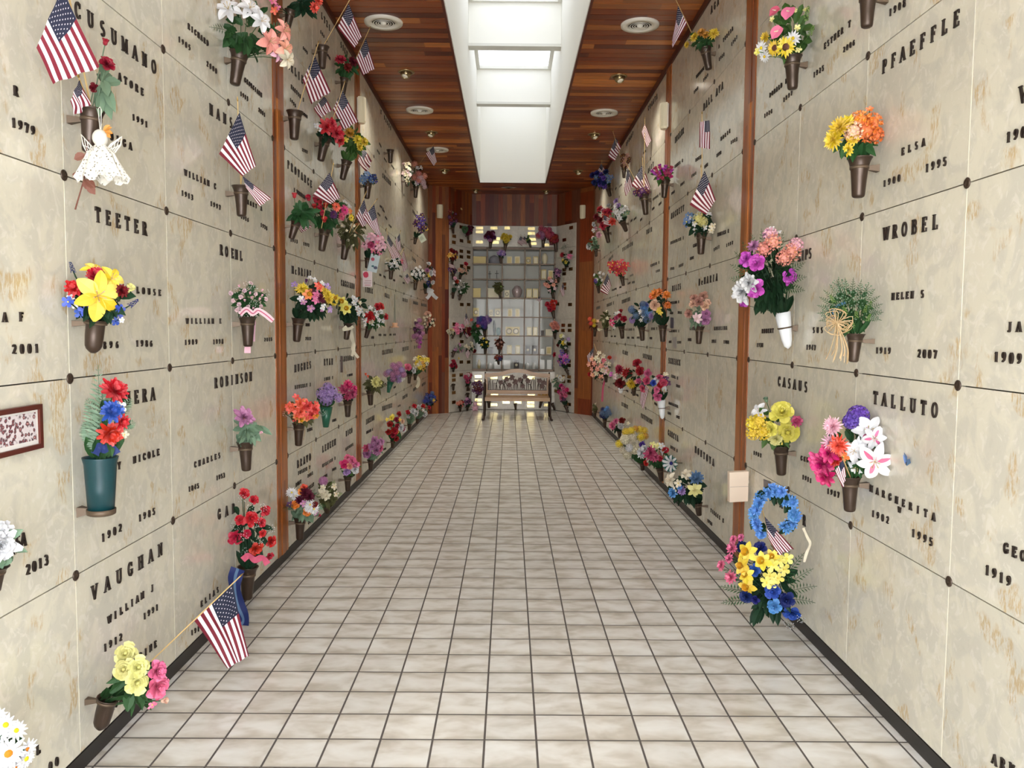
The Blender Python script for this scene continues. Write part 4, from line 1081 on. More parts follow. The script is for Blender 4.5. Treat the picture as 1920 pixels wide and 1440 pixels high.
def bouquet(side, v, cx, cy, rx, ry, spec, leaf='darkgreen', ln=14, lsize=.055, fern=0, fcol='green', desc='', depth=1.0, stems=True, name='bouquet', cat='bouquet', cup=True, seed=None, clr=.03, lowleaf=True):
    R = random.Random(seed if seed is not None else int(cx*7+cy*13))
    Y = v['Y']; C = place(side, cx, cy, Y-.02, .07); sc = (C-CO).dot(CF)/FOC
    mr = min(rx, ry)*sc; inn = INN[side]
    e = empty(name, v['top']); tag(e, uniq(desc), cat, 'flower arrangements')
    fac = (inn*.75+Vector((0, -.75, .12)))
    pts = []
    items = []
    for tok in spec.split(';'):
        tok = tok.strip()
        if not tok: continue
        head, rest = tok.split(' ', 1)
        kind, col, c2 = (head.split(':')+[None])[:3]
        if rest[0] == '@':
            PTS = [q.replace(',', ' ').split() for q in rest[1:].split('|')]
            last = [float(q[2]) for q in PTS if len(q) > 2][-1]
            for q in PTS: items.append((kind, col, c2, float(q[0]), float(q[1]), (float(q[2]) if len(q) > 2 else last)/100))
        else:
            nn_, sz = rest.split()
            for k in range(int(nn_)): items.append((kind, col, c2, None, None, float(sz)/100))
    nr = sum(1 for i in items if i[3] is None); order = list(range(nr)); R.shuffle(order); j = 0
    for kind, col, c2, x, y, size in items:
        if x is None:
            k = order[j]; j += 1; a = k*2.39996+R.uniform(-.25, .25); q = math.sqrt((k+.6)/max(1, nr))*.92
            u, w = cos(a)*q, sin(a)*q; x, y = cx+rx*u, cy+ry*w
        else:
            u, w = (x-cx)/rx, (y-cy)/ry; q = min(1, math.hypot(u, w))
        dz = math.sqrt(max(0, 1-min(.98, q*q)))
        P = place(side, x, y, Y-mr*dz*.9*depth+R.uniform(-.1, .1)*mr, clr+size*.3)
        d = (P-C); d = (d.normalized() if d.length > 1e-4 else fac)*.55+fac*.8+Vector([R.uniform(-.12, .12) for _ in range(3)])
        if kind in ('spike', 'tulip', 'calla'): d = (P-v['top']).normalized()+fac*.15+Vector((0, 0, .25))
        o = link(BNAME[kind], bloom(kind, col, c2, R.randrange(3) if size > .03 else 0), e)
        M3 = frame_to(d, R.uniform(0, 6.28)); o.matrix_local = Matrix.Translation(P-v['top']) @ M3.to_4x4() @ Matrix.Scale(size*R.uniform(1.02, 1.18), 4)
        pts.append(P-d.normalized()*size*.3)
    top = v['top']; f = MB()
    if stems:
        for P in pts[:26]:
            a = Vector((R.uniform(-.5, .5), R.uniform(-.5, .5), 0))*v['r']*.6; b_ = top+a+v['ax'].normalized()*.03
            mid = b_.lerp(P, .5)+Vector((0, 0, .01)); f.tube([b_-top, mid-top, P-top], .0016 if Y > 6 else .0022, 4, 0, False)
    lsize = min(lsize*1.1, .062); ln = int(ln*1.8)
    for k in range(ln):
        a = 2*pi*(k+R.random()*.6)/ln; q = R.uniform(.45, .92); x, y = cx+rx*cos(a)*q*.8, cy+ry*(sin(a)*q*.8)
        if lowleaf and k % 3 == 1: x, y = (x+cx)/2, cy+(ry*R.uniform(.2, .8))
        elif k % 3 == 2: x, y = cx+rx*cos(a)*R.uniform(.05, .55), cy+ry*sin(a)*R.uniform(.05, .55)
        P = place(side, x, y, Y-mr*R.uniform(-.2, .6), clr+.01); d = (P-C).normalized()*.7+inn*.25+Vector((0, -.25, R.uniform(-.25, .35)))
        leaf_into(f, P-top-d.normalized()*lsize*.5, d, lsize*R.uniform(1.1, 1.7), lsize*R.uniform(.26, .4), fac+Vector([R.uniform(-.4, .4) for _ in range(3)]), 0)
    for k in range(fern):
        a = -pi*(k+.5)/fern*1.3+.45; x, y = cx+rx*cos(a)*.35, cy+ry*.3+ry*sin(a)*.3
        P = place(side, x, y, Y-mr*.3, clr+.02); P2 = place(side, cx+rx*cos(a)*1.25, cy+ry*sin(a)*1.2, Y-mr*R.uniform(0, .5), clr)
        frond_into(f, P-top, P2-P, (P2-P).length, lsize*.55, fac, 1, .12)
    # leafy base filling the neck of the vase
    if cup:
        for k in range(8):
            a = 2*pi*k/8; o = Vector((cos(a)*v['r']*.4, sin(a)*v['r']*.4, .0)); tgt = (C-top)*.6+Vector((cos(a), sin(a), 0))*mr*.55
            leaf_into(f, o, tgt, min(.11, max(.04, tgt.length)), lsize*.34, Vector((0, -1, 0))+inn, 0, .1)
    # keep clear of the wall
    lim = None
    if side in 'LR':
        X = Splane(side)
        for p in f.V:
            if side == 'L': p.x = max(p.x, X+.006-top.x)
            else: p.x = min(p.x, X-.006-top.x)
    elif side == 'C':
        for p in f.V: p.y = min(p.y, YG-.012-top.y)
    else:
        a_ = AP[1] if side == 'M' else AP[3]; c_ = AP[2] if side == 'M' else AP[4]; g_ = Vector((c_[0]-a_[0], c_[1]-a_[1], 0)).normalized(); n_ = Vector((-g_.y, g_.x, 0)); n_ = n_ if n_.y < 0 else -n_
        for p in f.V:
            dd_ = (p+top-Vector((a_[0], a_[1], 0))).dot(n_)
            if dd_ < .012: p += n_*(.012-dd_)
    if f.V: f.obj('foliage', [petal(RGB[leaf]), petal(RGB[fcol])], e)
    return e

# ------------------------------------------------------------ flags
M_FW = mat('flag_white_cloth', (226, 216, 220), .75); M_FR_ = mat('flag_red_cloth', (108, 12, 34), .75); M_FB = mat('flag_blue_cloth', (13, 19, 46), .75)
M_STICK = mat('pale_wood_stick', (206, 176, 120), .5); M_GILT = mat('gilt_spear_tip', (150, 120, 60), .4, .6)
def flag(side, A, B, C_, D, Y, lab, base=None, tip=None, wave=.012, stars=True, folds=2.2, stripes_only=False, grp='small flags on sticks', hang=False):
    pA, pB, pC, pD = [place(side, x, y, Y, .02) if side in 'LR' else onY(x, y, Y) for x, y in (A, B, C_, D)]
    org = pA; e = empty('stick_flag', org); tag(e, uniq(lab), 'flag', grp)
    du = (pD-pA); dn = (pB-pA); nn = du.cross(dn).normalized()
    if nn.y > 0: nn = -nn
    L = du.length
    def P(u, v_, off=0):
        p = pA*(1-u)*(1-v_)+pB*(1-u)*v_+pC*u*v_+pD*u*(1-v_)
        w = wave*sin(folds*2*pi*v_+u*1.8+.6)*(.25+.75*u)+wave*.5*sin(5*u+3*v_)
        return p+nn*(w+off)-org
    V = []; F = []; M = []; NU = 20; NV = 13
    for j in range(NV+1):
        for i in range(NU+1): V.append(P(i/NU, j/NV))
    for j in range(NV):
        for i in range(NU):
            F.append((j*(NU+1)+i, j*(NU+1)+i+1, (j+1)*(NU+1)+i+1, (j+1)*(NU+1)+i)); M.append(2 if (j < 7 and i < 8 and not stripes_only) else (0 if j % 2 == 0 else 1))
    cl = link('flag_cloth', mesh('flag_cloth', V, F, [M_FR_, M_FW, M_FB], M, True), e)
    if stars and not stripes_only:
        b = MB(); near = Y < 6
        for r in range(9):
            for c in range(6 if r % 2 == 0 else 5):
                u = (.4/12)*(1+2*c+(r % 2)); v_ = (7/13)/10*(r+1)
                for o in (.0012, -.0012):
                    ru, rv = .0115*.9, .0115*1.6; K = 10 if near else 4; c0 = P(u, v_, o); ring = []
                    for k in range(K):
                        q = 1 if (K == 4 or k % 2 == 0) else .42; a = 2*pi*k/K; ring.append(P(u+ru*q*cos(a), v_+rv*q*sin(a), o))
                    b.add(ring, [tuple(range(K))])
        s = b.obj('stars', M_FW, cl)
    if base and tip:
        pb = onX(base[0], base[1], XL+.082 if side == 'L' else XR-.082) if side in 'LR' else onY(base[0], base[1], YG-.006 if hang else (YG-.085 if Y > YG-.3 or 884 < base[0] < 1046 else Y+.02))
        pt = place(side, tip[0], tip[1], Y, .02) if side in 'LR' else onY(tip[0], tip[1], Y)
        r = .0028 if Y < 7 else .0026
        off = nn*.004
        MB().tube([pb-org+off, pt-org+off], r, 7).obj('stick', M_STICK, e)
        d = (pt-pb).normalized()
        MB().lathe(pt-org+off, d*.026, [(0, .0028), (.2, .0048), (.35, .004), (1, .0004)], 7).obj('spear_tip', M_GILT, e)
    return e

M_RIB = {}
def ribbon(name, side, Y, pts, w, col, lab, parent=None, stripes=False, cat='ribbon', grp=None, depth=0, anc=None):
    """cloth strip along photo points"""
    if side in 'LR': Y = onX((anc or pts[0])[0], (anc or pts[0])[1], XL+.075 if side == 'L' else XR-.075).y-.035
    P = [place(side, x, y, Y-depth*i, .012) if side in 'LR' else onY(x, y, Y-.01) for i, (x, y) in enumerate(pts)]
    # resample smoothly
    Q = []
    for i in range(len(P)-1):
        a, b_, c, d = P[max(0, i-1)], P[i], P[i+1], P[min(len(P)-1, i+2)]
        for k in range(5):
            t = k/5; Q.append(.5*((2*b_)+(-a+c)*t+(2*a-5*b_+4*c-d)*t*t+(-a+3*b_-3*c+d)*t*t*t))
    Q.append(P[-1]); o0 = P[0]; V = []; F = []; M = []
    for i, q in enumerate(Q):
        d = (Q[min(i+1, len(Q)-1)]-Q[max(0, i-1)]).normalized(); s = d.cross(Vector((0, -1, 0)))
        s = s.normalized() if s.length > .05 else Vector((1, 0, 0)); tw = sin(i*.7)*.35; s = (s*cos(tw)+Vector((0, -1, 0))*sin(tw))*w/2
        V += [q-s-o0, q-s*.2-o0, q+s*.2-o0, q+s-o0]
    for i in range(len(Q)-1):
        a = 4*i; F += [(a, a+4, a+5, a+1), (a+1, a+5, a+6, a+2), (a+2, a+6, a+7, a+3)]; M += [0, 1 if stripes else 0, 0]
    o = link(name, mesh(name, V, F, [petal(RGB[col]), petal(RGB['white'] if not stripes else RGB[stripes])], M, True))
    if parent: o.parent = parent; o.location = o0-parent.location
    else: o.location = o0; tag(o, uniq(lab), cat, grp)
    return o
# ------------------------------------------------------------ vases and bouquets, from the camera to the far end
def VB(side, rim, bot, desc, c, r, spec, kind='bronze', R=None, loc=None, novase=False, **k):
    L = loc or SIDE[side]
    vc = .082 if side in 'LR' else .085
    if novase:
        t = place(side, rim[0], rim[1], 99 if side in 'CMN' else 0, vc) if side in 'CMN' else onX(rim[0], rim[1], Splane(side)+(vc if side == 'L' else -vc))
        v = dict(top=t, Y=t.y, r=.03, ax=Vector((0, 0, -.15)))
    else: v = vase(side, rim[0], rim[1], bot[0], bot[1], '%s wall vase holding the %s, %s' % ({'bronze': 'bronze', 'cup': 'round-bottomed bronze', 'teal': 'tall teal plastic', 'white': 'white plastic', 'green': 'green'}[kind], desc, L), kind, vc, R)
    if side in 'MN': k.setdefault('clr', .10)
    if spec is not None:
        dd = k.pop('full', desc)
        bouquet(side, v, c[0], c[1], r[0], r[1], spec, desc='bouquet of %s, %s' % (dd, L), **k)
    return v
def V0(side, rim, bot, lab, **k): return vase(side, rim[0], rim[1], bot[0], bot[1], lab, 'bronze', .082 if side in 'LR' else .085, **k)

# ---- left wall, near bay
vA = vase('L', 172, 204, 167, 286, 'bronze vase behind the lace angel, left wall', 'bronze')
bouquet('L', vA, 196, 150, 22, 60, 'rose:crimson @200,122 3.0; rose:darkred @176,165 1.6; tulip:crimson @197,82 1.7', leaf='sage', ln=5, lsize=.05, desc='artificial crimson rose stem with rosebud above the lace angel, left wall', cup=False)
VB('L', (180, 600), (174, 662), 'yellow lilies with red and blue flowers', (186, 556), (56, 42), 'lily:yellow @183,555 8.2; lily:yellow @208,524 5; lily:yellow @176,508 4; carnation:red @180,520 3.8; carnation:red @139,541 3.2; tulip:paleyellow @240,545 2.6; blossom:blue @128,566 2|150,586 2; blossom:blue:navy @160,584 2.4|222,586 2.2|216,602 1.8|224,580 2; blossom:white @133,556 1.3|139,572 1.4|228,600 1.1; spike:navy @136,505 2.2|248,570 2.2; carnation:darkred @228,545 2.2', kind='cup', leaf='darkgreen', ln=18, lsize=.055)
VB('L', (188, 857), (190, 960), 'red and blue carnations with tall fern', (204, 780), (40, 62), 'carnation:red @214,734 4.2; carnation:blue @210,772 3.8; carnation:red @206,812 4.2; carnation:red @228,790 2.6; blossom:white @225,763 2.0|197,815 1.2|203,820 1.2; blossom:cream @233,815 1.6; carnation:rose @202,828 1.8', kind='teal', R=.058, leaf='green', ln=8, fern=6, fcol='sage', lsize=.05)
fr = empty('fern_spray', onX(186, 840, XL+.11)); tag(fr, 'tall blue-green plastic fern in the teal vase, left wall', 'fern')
f = MB(); b0 = onX(188, 850, XL+.10)
for tx, ty in ((184, 682), (166, 745), (158, 790), (192, 720)):
    p2 = place('L', tx, ty, b0.y, .05); frond_into(f, b0-b0, p2-b0, (p2-b0).length, .042, Vector((.5, -.8, 0)), 0, .02, 16)
o = f.obj('fern_frond', petal(RGB['sage']), fr); fr.location = b0
VB('L', (203, 1308), (187, 1368), 'pale yellow and pink roses leaning sideways', (252, 1272), (48, 44), 'rose:paleyellow @235,1228 4.6|258,1252 4.2|232,1256 3.8|256,1278 4.2; rose:pink @292,1258 3.8|293,1286 4.4; tulip:peach @305,1314 1.8; blossom:pink @285,1321 1.8', kind='cup', leaf='green', ln=12, lsize=.05)
VB('L', (450, 98), (440, 160), 'white lilies and salmon lilies', (468, 52), (62, 60), 'lily:white @428,18 7.2|468,16 6.8|490,40 6|452,-6 6; lily:salmon @505,78 7|532,58 6.4|534,92 6; lily:cream @538,112 5; lily:lightpink @520,100 5', leaf='green', ln=24, lsize=.065, fern=3)
VB('L', (545, 20), (538, 56), 'orange carnations', (570, 4), (32, 22), 'carnation:coral @595,2 3.6|588,14 3.2; carnation:orange @575,-10 3; blossom:pink @512,2 2.4|520,14 2.0; blossom:coral @514,20 2.4', leaf='darkgreen', ln=12, lsize=.06)
vH = V0('L', (452, 349), (453, 406), 'bronze vase under the hanging flags, left wall')
VB('L', (464, 594), (465, 650), 'small pink rosebuds with striped ribbon', (466, 560), (40, 34), 'rose:palepink 12 1.3; tulip:lightpink 8 1.0; breath:white 8 2.4', leaf='green', ln=36, lsize=.032)
VB('L', (460, 828), (462, 883), 'one dusty pink dahlia', (465, 802), (32, 24), 'peony:mauve @456,784 5.6; blossom:gold @460,782 1.6; tulip:lightpink @488,812 1.2', leaf='sage', ln=14, lsize=.05)
VB('L', (465, 1062), (463, 1124), 'red roses', (470, 985), (42, 66), 'rose:red @458,926 3.4|475,938 3|497,958 3|470,972 4.4|443,1006 4.2|478,1028 4.4|507,1014 3.6|450,975 3|490,980 2.8|492,1000 2.2|463,1000 2.8|505,1042 2.4; breath:white 9 2.6; tulip:red @444,975 1.2', leaf='darkgreen', ln=20, lsize=.045, fern=0)
w1 = VB('L', (-12, 1062), (-14, 1110), 'white peony at the left edge', (-6, 1018), (22, 24), 'peony:white @-2,1020 5.0|-6,1002 4.2', leaf='sage', ln=4)
VB('L', (-20, 1452), (-26, 1500), 'white daisies in the lower left corner', (12, 1405), (36, 44), 'daisy:white:orange @15,1412 4.4|-8,1380 3.6|26,1440 3.6|50,1405 3.0; daisy:white @10,1360 3.0|30,1370 2.6|-6,1345 2.6|48,1422 2.6|2,1430 3', leaf='green', ln=10, lsize=.04)
# ribbon bow
for pts in ([(466, 584), (465, 612), (464, 662)], [(470, 584), (474, 610), (472, 640)]): ribbon('hanging_ribbon', 'L', 4.55, pts, .035, 'lightpink', 'pale pink ribbon tail hanging from the %s side of the rosebud bow, left wall' % ('left' if pts[0][0] == 466 else 'right'), grp='pink ribbon tails')
ribbon('striped_bow', 'L', 4.52, [(450, 590), (462, 580), (474, 588), (484, 582), (498, 590), (512, 602)], .03, 'palepink', 'pink and white striped bow on the rosebud vase, left wall', stripes='rose')
ribbon('satin_bow', 'L', 4.60, [(455, 1050), (466, 1042), (478, 1050), (492, 1046), (502, 1058)], .035, 'rose', 'glossy rose satin bow under the red roses, left wall')
ribbon('satin_bow', 'L', 2.98, [(178, 852), (186, 838), (196, 842), (206, 836), (218, 852)], .032, 'navy', 'navy satin bow on the teal vase, left wall')
ribbon('paisley_scarf', 'L', 4.58, [(446, 1066), (440, 1090), (444, 1130), (456, 1160), (452, 1172)], .075, 'navy', 'navy paisley scarf hanging beside the lowest vase, left wall', stripes='steel', cat='scarf')
# empty / sparse vases and middle bay
V0('L', (605, 87), (604, 129), 'empty bronze vase holding one leaning flag stick, left wall top row')
V0('L', (553, 209), (551.5, 262), 'empty bronze vase with a flag stick near the first post, left wall')
VB('L', (646, 147), (643, 177), 'red and burgundy carnations', (650, 122), (28, 20), 'carnation:red @638,113 4.4; carnation:darkred @660,116 4.4|652,126 3.6', leaf='green', ln=14, lsize=.05)
VB('L', (610, 260), (601, 302), 'large red poinsettia with white sprigs', (616, 240), (30, 30), 'peony:red @612,238 5.6|630,250 5.6|636,262 4.6|620,232 4.6; blossom:white @594,236 2.2|603,244 2', leaf='darkgreen', ln=12, lsize=.05)
VB('L', (650, 302), (642, 337), 'golden yellow carnations', (664, 264), (26, 28), 'carnation:gold @655,250 4.4; carnation:yellow @670,262 4.6|682,266 4|674,276 3.4; blossom:yellow @648,262 2.6', leaf='grass', ln=24, lsize=.06)
VB('L', (556, 416), (546, 448), 'single red tulip', (568, 398), (26, 20), 'tulip:red @552,369 2.6', leaf='green', ln=16, lsize=.05, lowleaf=False)
VB('L', (609, 430), (603, 471), 'red tulips with zinnias', (612, 396), (44, 36), 'tulip:red @579,374 3.2|592,378 3.2|600,384 3.2|590,390 3.2|600,394 3.4|610,388 3|604,402 3.4|608,414 3.2|615,376 3; gerbera:coral @630,388 3.8; gerbera:hotpink @646,394 4.2; gerbera:rose @640,406 3.6; gerbera:plum @625,402 3.8; gerbera:yellow @658,408 3.2; blossom:orange @656,396 2.4', leaf='green', ln=26, lsize=.07)
VB('L', (650, 451), (644, 487), 'white blossoms with grass stems', (658, 424), (30, 40), 'blossom:white @646,378 2.2|652,382 2.4|656,388 2|644,386 2; blossom:cream 8 1.2; breath:cream 4 3', leaf='olive', ln=30, lsize=.06)
VB('L', (560, 597), (556, 641), 'mixed bright spring flowers', (586, 560), (42, 38), 'mum:yellow @566,542 4.6; daffodil:orange @578,552 3.8; lily:pink @594,554 3.6|592,562 3.2; blossom:white @564,560 2.4|606,576 2.4; blossom:mauve @569,566 2.2|582,578 2.8|604,580 1.8; lily:coral @596,536 3|602,540 2.8; blossom:lavender @552,534 2.8|614,538 2.8|618,580 2.6; blossom:white @581,521 1.8|590,525 2|604,531 1.8; mum:yellow @613,552 3.6|616,562 3|608,546 2.6; gerbera:burgundy @604,560 3.4|586,548 3; tulip:plum @574,528 1.8', leaf='darkgreen', ln=34, lsize=.065)
VB('L', (653, 606), (649, 637), 'yellow daffodils and white blossoms', (654, 573), (40, 30), 'daffodil:yellow @628,559 3.8; daffodil:lemon @640,566 5|648,578 5|643,572 4; mum:yellow @626,568 3; blossom:white @664,568 2.4|670,578 2.6|676,582 2.6|681,590 2.4|685,600 2.4|662,558 2.2|668,562 2.4|672,588 2.2|684,608 2.2; blossom:cream @675,568 2', leaf='darkgreen', ln=26, lsize=.06, full='yellow daffodils and white blossoms with a trailing ribbon')
for pts, n in (([(650, 612), (644, 618), (656, 616), (662, 612)], 'loops'), ([(658, 616), (662, 640), (661, 655), (672, 671)], 'right tail'), ([(656, 616), (659, 635), (664, 648), (660, 668)], 'left tail')):
    ribbon('sheer_ribbon', 'L', 6.85, pts, .026, 'cream', 'sheer pale yellow ribbon %s below the daffodil bouquet, left wall' % n)
VB('L', (561, 794), (559.5, 836), 'orange and coral poppies', (567, 766), (36, 26), 'peony:coral @545,765 3.6|562,757 3.6|576,762 3.8|590,768 3.6|563,772 4|583,778 3.4; daffodil:orange @565,786 3.2|556,780 3|575,782 3.4|592,779 3; blossom:coral 8 2.6; breath:white @536,776 2.4|604,774 2.4|560,770 2.4', leaf='olive', ln=12, lsize=.05)
VB('L', (612, 763), (611, 801), 'lavender hydrangeas', (612, 738), (24, 20), 'cluster:lavender:white @605,738 5.2|620,736 5.2|612,748 5; cluster:lavender @634,746 3.4|614,726 4', kind='green', leaf='green', ln=12, lsize=.045)
VB('L', (652, 751), (652, 782), 'hot pink carnations', (653, 733), (18, 17), 'carnation:rose @646,730 4.6|660,738 4.6|652,742 4; carnation:hotpink @652,722 4.2|664,728 3', leaf='darkgreen', ln=8, lsize=.035)
VB('L', (652, 893), (652, 921), 'pink and white roses', (656, 872), (21, 20), 'rose:hotpink @646,871 4.4; rose:pink @660,864 4.4|666,872 3.8|652,858 3.4; rose:white @665,880 4.2; carnation:lavender @650,884 3.4; rose:salmon @656,874 3.2', leaf='grass', ln=8, lsize=.03)
VB('L', (563, 970), (562, 1012), 'autumn daisies and orange roses', (571, 946), (33, 32), 'gerbera:white:yellow @547,924 4.2|554,930 3.6|581,946 4|588,954 4|578,952 3.4; rose:orange @553,946 3.4|575,959 3.6|565,922 3; carnation:burgundy @573,926 4.4|580,932 3.6|562,938 3; rose:darkred @590,946 2.6; tulip:crimson @597,967 1.6; blossom:mauve @569,944 2.6|592,962 2; blossom:plum @543,946 2.4; rose:coral @570,914 2.6', leaf='sage', ln=18, lsize=.05, fern=4)
VB('L', (614, 949), (613.5, 963), 'cream lilies with mauve blooms', (614, 924), (23, 26), 'lily:cream @606,925 4.6|612,930 4; hydrangea:mauve @606,902 3.6; blossom:cream @626,912 2.6|630,926 2.4|605,914 2.2', leaf='olive', ln=22, lsize=.045, fern=4, fcol='lime')
# ---- left wall, far bay
VB('L', (690, 341), (688, 373), 'dusty blue flowers', (692, 334), (16, 10), 'blossom:steel 7 3.6; blossom:navy 3 3', leaf='darkgreen', ln=8, lsize=.05)
V0('L', (732, 281), (732, 306), 'empty bronze vase high on the far bay, left wall')
VB('L', (763.5, 338), (763, 350), 'cream and white blossoms beside the pink spray', (763, 322), (8, 22), 'blossom:cream 9 3.4; blossom:palepink 4 3', leaf='darkgreen', ln=8, lsize=.06)
VB('L', (780, 350), (779, 371), 'long salmon and pink blossom spray', (781, 326), (17, 24), 'cluster:salmon 5 4.6; cluster:palepink @788,334 5|793,342 4.6|796,350 4; blossom:white 5 3.4; blossom:lavender @784,340 4', leaf='darkgreen', ln=8, lsize=.05)
VB('L', (690, 484), (688, 503), 'pink and white lilies behind the cards', (703, 456), (22, 20), 'lily:lightpink 7 5; lily:white @684,446 4.6|690,450 4; rose:rose @695,459 3.6; blossom:pink 5 3.4', leaf='darkgreen', ln=14, lsize=.07)
VB('L', (734, 502), (732.5, 524), 'white buds below the folded flags', (737, 492), (15, 12), 'blossom:white 7 3; rose:cream @727,488 3.4; blossom:rose @753,490 3.4', leaf='darkgreen', ln=14, lsize=.05)
VB('L', (779.5, 446), (777.5, 458), 'purple orchids with a gift tag', (789, 418), (13, 17), 'orchid:plum 7 4.2; orchid:purple 5 4; blossom:yellow @800,430 2.6', leaf='darkgreen', ln=10, lsize=.05)
VB('L', (780, 525), (778, 544), 'small white flowers with dark leaves', (784, 511), (14, 12), 'blossom:white 12 2.8', leaf='darkgreen', ln=16, lsize=.06)
VB('L', (797, 541), (798, 551), 'mixed pansies with a white bow', (804, 514), (11, 26), 'carnation:white 4 4; carnation:mauve @801,507 4.4; blossom:yellow @805,516 4|811,530 4; blossom:navy @803,530 4.2|805,536 3.6; rose:white @808,510 3.6', leaf='darkgreen', ln=8, lsize=.05)
for pts, n in (([(806, 539), (801, 544), (806, 548), (812, 543)], 'loop'), ([(807, 546), (805, 554), (800, 560)], 'left tail'), ([(805, 543), (813, 554), (820, 560)], 'right tail')): ribbon('white_bow', 'L', 14.4, pts, .06, 'white', 'white satin bow %s by the end of the left wall' % n, anc=(797, 543))
VB('L', (692, 612), (686, 634), 'red roses with white buds', (702, 592), (24, 22), 'rose:red @692,596 6|707,576 4.4|714,575 4|723,594 3.4; blossom:white 12 2.6; rose:cream @696,603 2.8', leaf='green', ln=16, lsize=.06)
VB('L', (779, 613), (779, 627), 'trailing mauve wisteria', (784, 622), (10, 24), 'cluster:mauve 8 4; cluster:plum 3 3.6; cluster:magenta @787,642 3.8|786,650 3|788,634 3.4; blossom:cream @780,602 3.4', leaf='darkgreen', ln=8, lsize=.05)
VB('L', (800, 612), (799, 626), 'peach rose over small cream berries', (804, 602), (14, 14), 'rose:peach @802,590 6.4; blossom:cream 12 2.4; blossom:dusty 5 2.4', leaf='darkgreen', ln=12, lsize=.045)
VB('L', (694, 732), (695, 760), 'pale yellow carnations', (702, 718), (18, 12), 'carnation:paleyellow @703,718 4.8|711,718 4|706,712 3.6; tulip:coral @686,703 2|690,707 2', leaf='olive', ln=18, lsize=.06)
VB('L', (732, 716), (728, 736), 'mauve lilacs in a leaf wrap', (741, 698), (20, 17), 'cluster:mauve 8 4.2; cluster:lavender 4 4; blossom:white @752,712 3|757,710 2.8|748,716 2.4', kind='green', leaf='sage', ln=12, lsize=.06)
VB('L', (768, 701), (767, 719), 'one pink rose and white buds', (768, 692), (10, 9), 'rose:pink @765,689 5.6; rose:white @775,695 4.4', leaf='darkgreen', ln=6, lsize=.05)
VB('L', (779, 702), (778, 713), 'yellow and cream lilies', (790, 680), (15, 14), 'lily:yellow 6 4.8; lily:cream 5 4.6; blossom:gold 3 3.6', leaf='green', ln=10, lsize=.06)
ribbon('sheer_ribbon', 'L', 12.6, [(779, 705), (785, 712), (784, 722), (780, 726)], .05, 'cream', 'sheer cream ribbon tail under the yellow and cream lilies, left wall')
VB('L', (695, 862), (695, 882), 'dusky pink roses', (701, 840), (19, 22), 'peony:mauve @688,850 5.2|705,844 5.4|697,838 4.6|708,832 4.6|702,826 4.4; peony:rose @712,840 3.8|688,840 4; peony:mauve @714,828 3.6', leaf='sage', ln=6, lsize=.05)
VB('L', (737, 826), (736, 840), 'red and white roses with yellow daisies', (741, 798), (19, 28), 'rose:crimson 9 4; gerbera:yellow @734,784 3.6; blossom:yellow 4 2.4; rose:red @741,808 4.6; rose:white @751,802 5|756,806 4; rose:peach @754,790 3.6', leaf='green', ln=12, lsize=.06)
VB('L', (768, 795), (767, 806), 'white carnations with red buds, nearer of two', (771, 772), (10, 14), 'carnation:white @774,771 5|779,776 4; rose:red @765,773 4|776,762 4; carnation:white 2 3', leaf='sage', ln=8, lsize=.05)
VB('L', (783, 785), (782, 794), 'white and red roses, farther of two', (788, 768), (15, 10), 'rose:white @796,776 6|785,764 4; rose:red @793,762 4.4|804,764 4|778,762 4; blossom:white 4 3', leaf='sage', ln=8, lsize=.05)
VB('L', (805, 762), (805, 770), 'blue delphinium with yellow buds', (806, 748), (12, 13), 'cluster:blue 5 4; cluster:steel 3 4; blossom:yellow @813,750 3.6|811,754 3; blossom:navy 3 3.4', leaf='darkgreen', ln=10, lsize=.05)

# ---- right wall, near bay
V0('R', (1628, -18), (1625, 52), 'bronze vase cut by the top edge of the picture, right wall')
VB('R', (1485, 106), (1486, 168), 'pink anthuriums above sunflowers', (1482, 55), (46, 60), 'anthurium:pink @1480,22 4.6|1460,58 4.2; anthurium:rose @1456,20 4.0; sunflower:yellow @1474,88 4.6|1453,90 3.8; daisy:white @1487,72 3.8; daisy:white:yellow @1428,90 3.6|1434,106 3; blossom:lemon @1420,97 2; mum:yellow @1436,70 3; blossom:paleyellow 6 1.6; spike:lime @1512,30 4|1520,60 3', leaf='grass', ln=26, lsize=.07)
VB('R', (1612, 296), (1609, 371), 'yellow and orange chrysanthemums', (1602, 252), (48, 38), 'mum:yellow @1576,240 4.4|1564,262 4.4|1588,232 3.4; cluster:orange @1612,228 4.6|1634,232 4.6|1622,246 4.2|1640,254 3.4; cluster:peach @1600,246 3.6|1606,222 3; carnation:yellow @1591,280 2.6|1600,260 2.6; sunflower:orange @1598,256 3; blossom:orange @1631,205 1.6', leaf='green', ln=14, lsize=.05)
VB('R', (1467, 586), (1478, 654), 'magenta roses, peach hydrangeas and a white peony', (1440, 510), (58, 78), 'rose:magenta @1420,494 5|1480,519 4.2|1400,486 4.2|1418,541 5; tulip:magenta @1399,572 3|1476,534 2; peony:white @1394,546 6.6|1406,530 5; cluster:salmon @1450,454 4.4|1484,474 5|1432,468 4|1470,484 4; cluster:lightpink @1444,440 3.6|1492,460 4; carnation:mauve @1442,440 3|1414,462 3.4; blossom:white @1446,430 1.8|1460,436 1.6', kind='white', R=.055, leaf='darkgreen', ln=60, lsize=.06, fern=14, fcol='green')
VB('R', (1604, 626), (1600, 679), 'juniper sprigs with a raffia bow', (1594, 575), (50, 52), 'breath:sage 14 3.2; spike:lime 8 2.2', leaf='green', ln=34, lsize=.03, fern=16, fcol='green')
f = MB(); R5 = random.Random(5); o0 = onX(1575, 610, XR-.2)
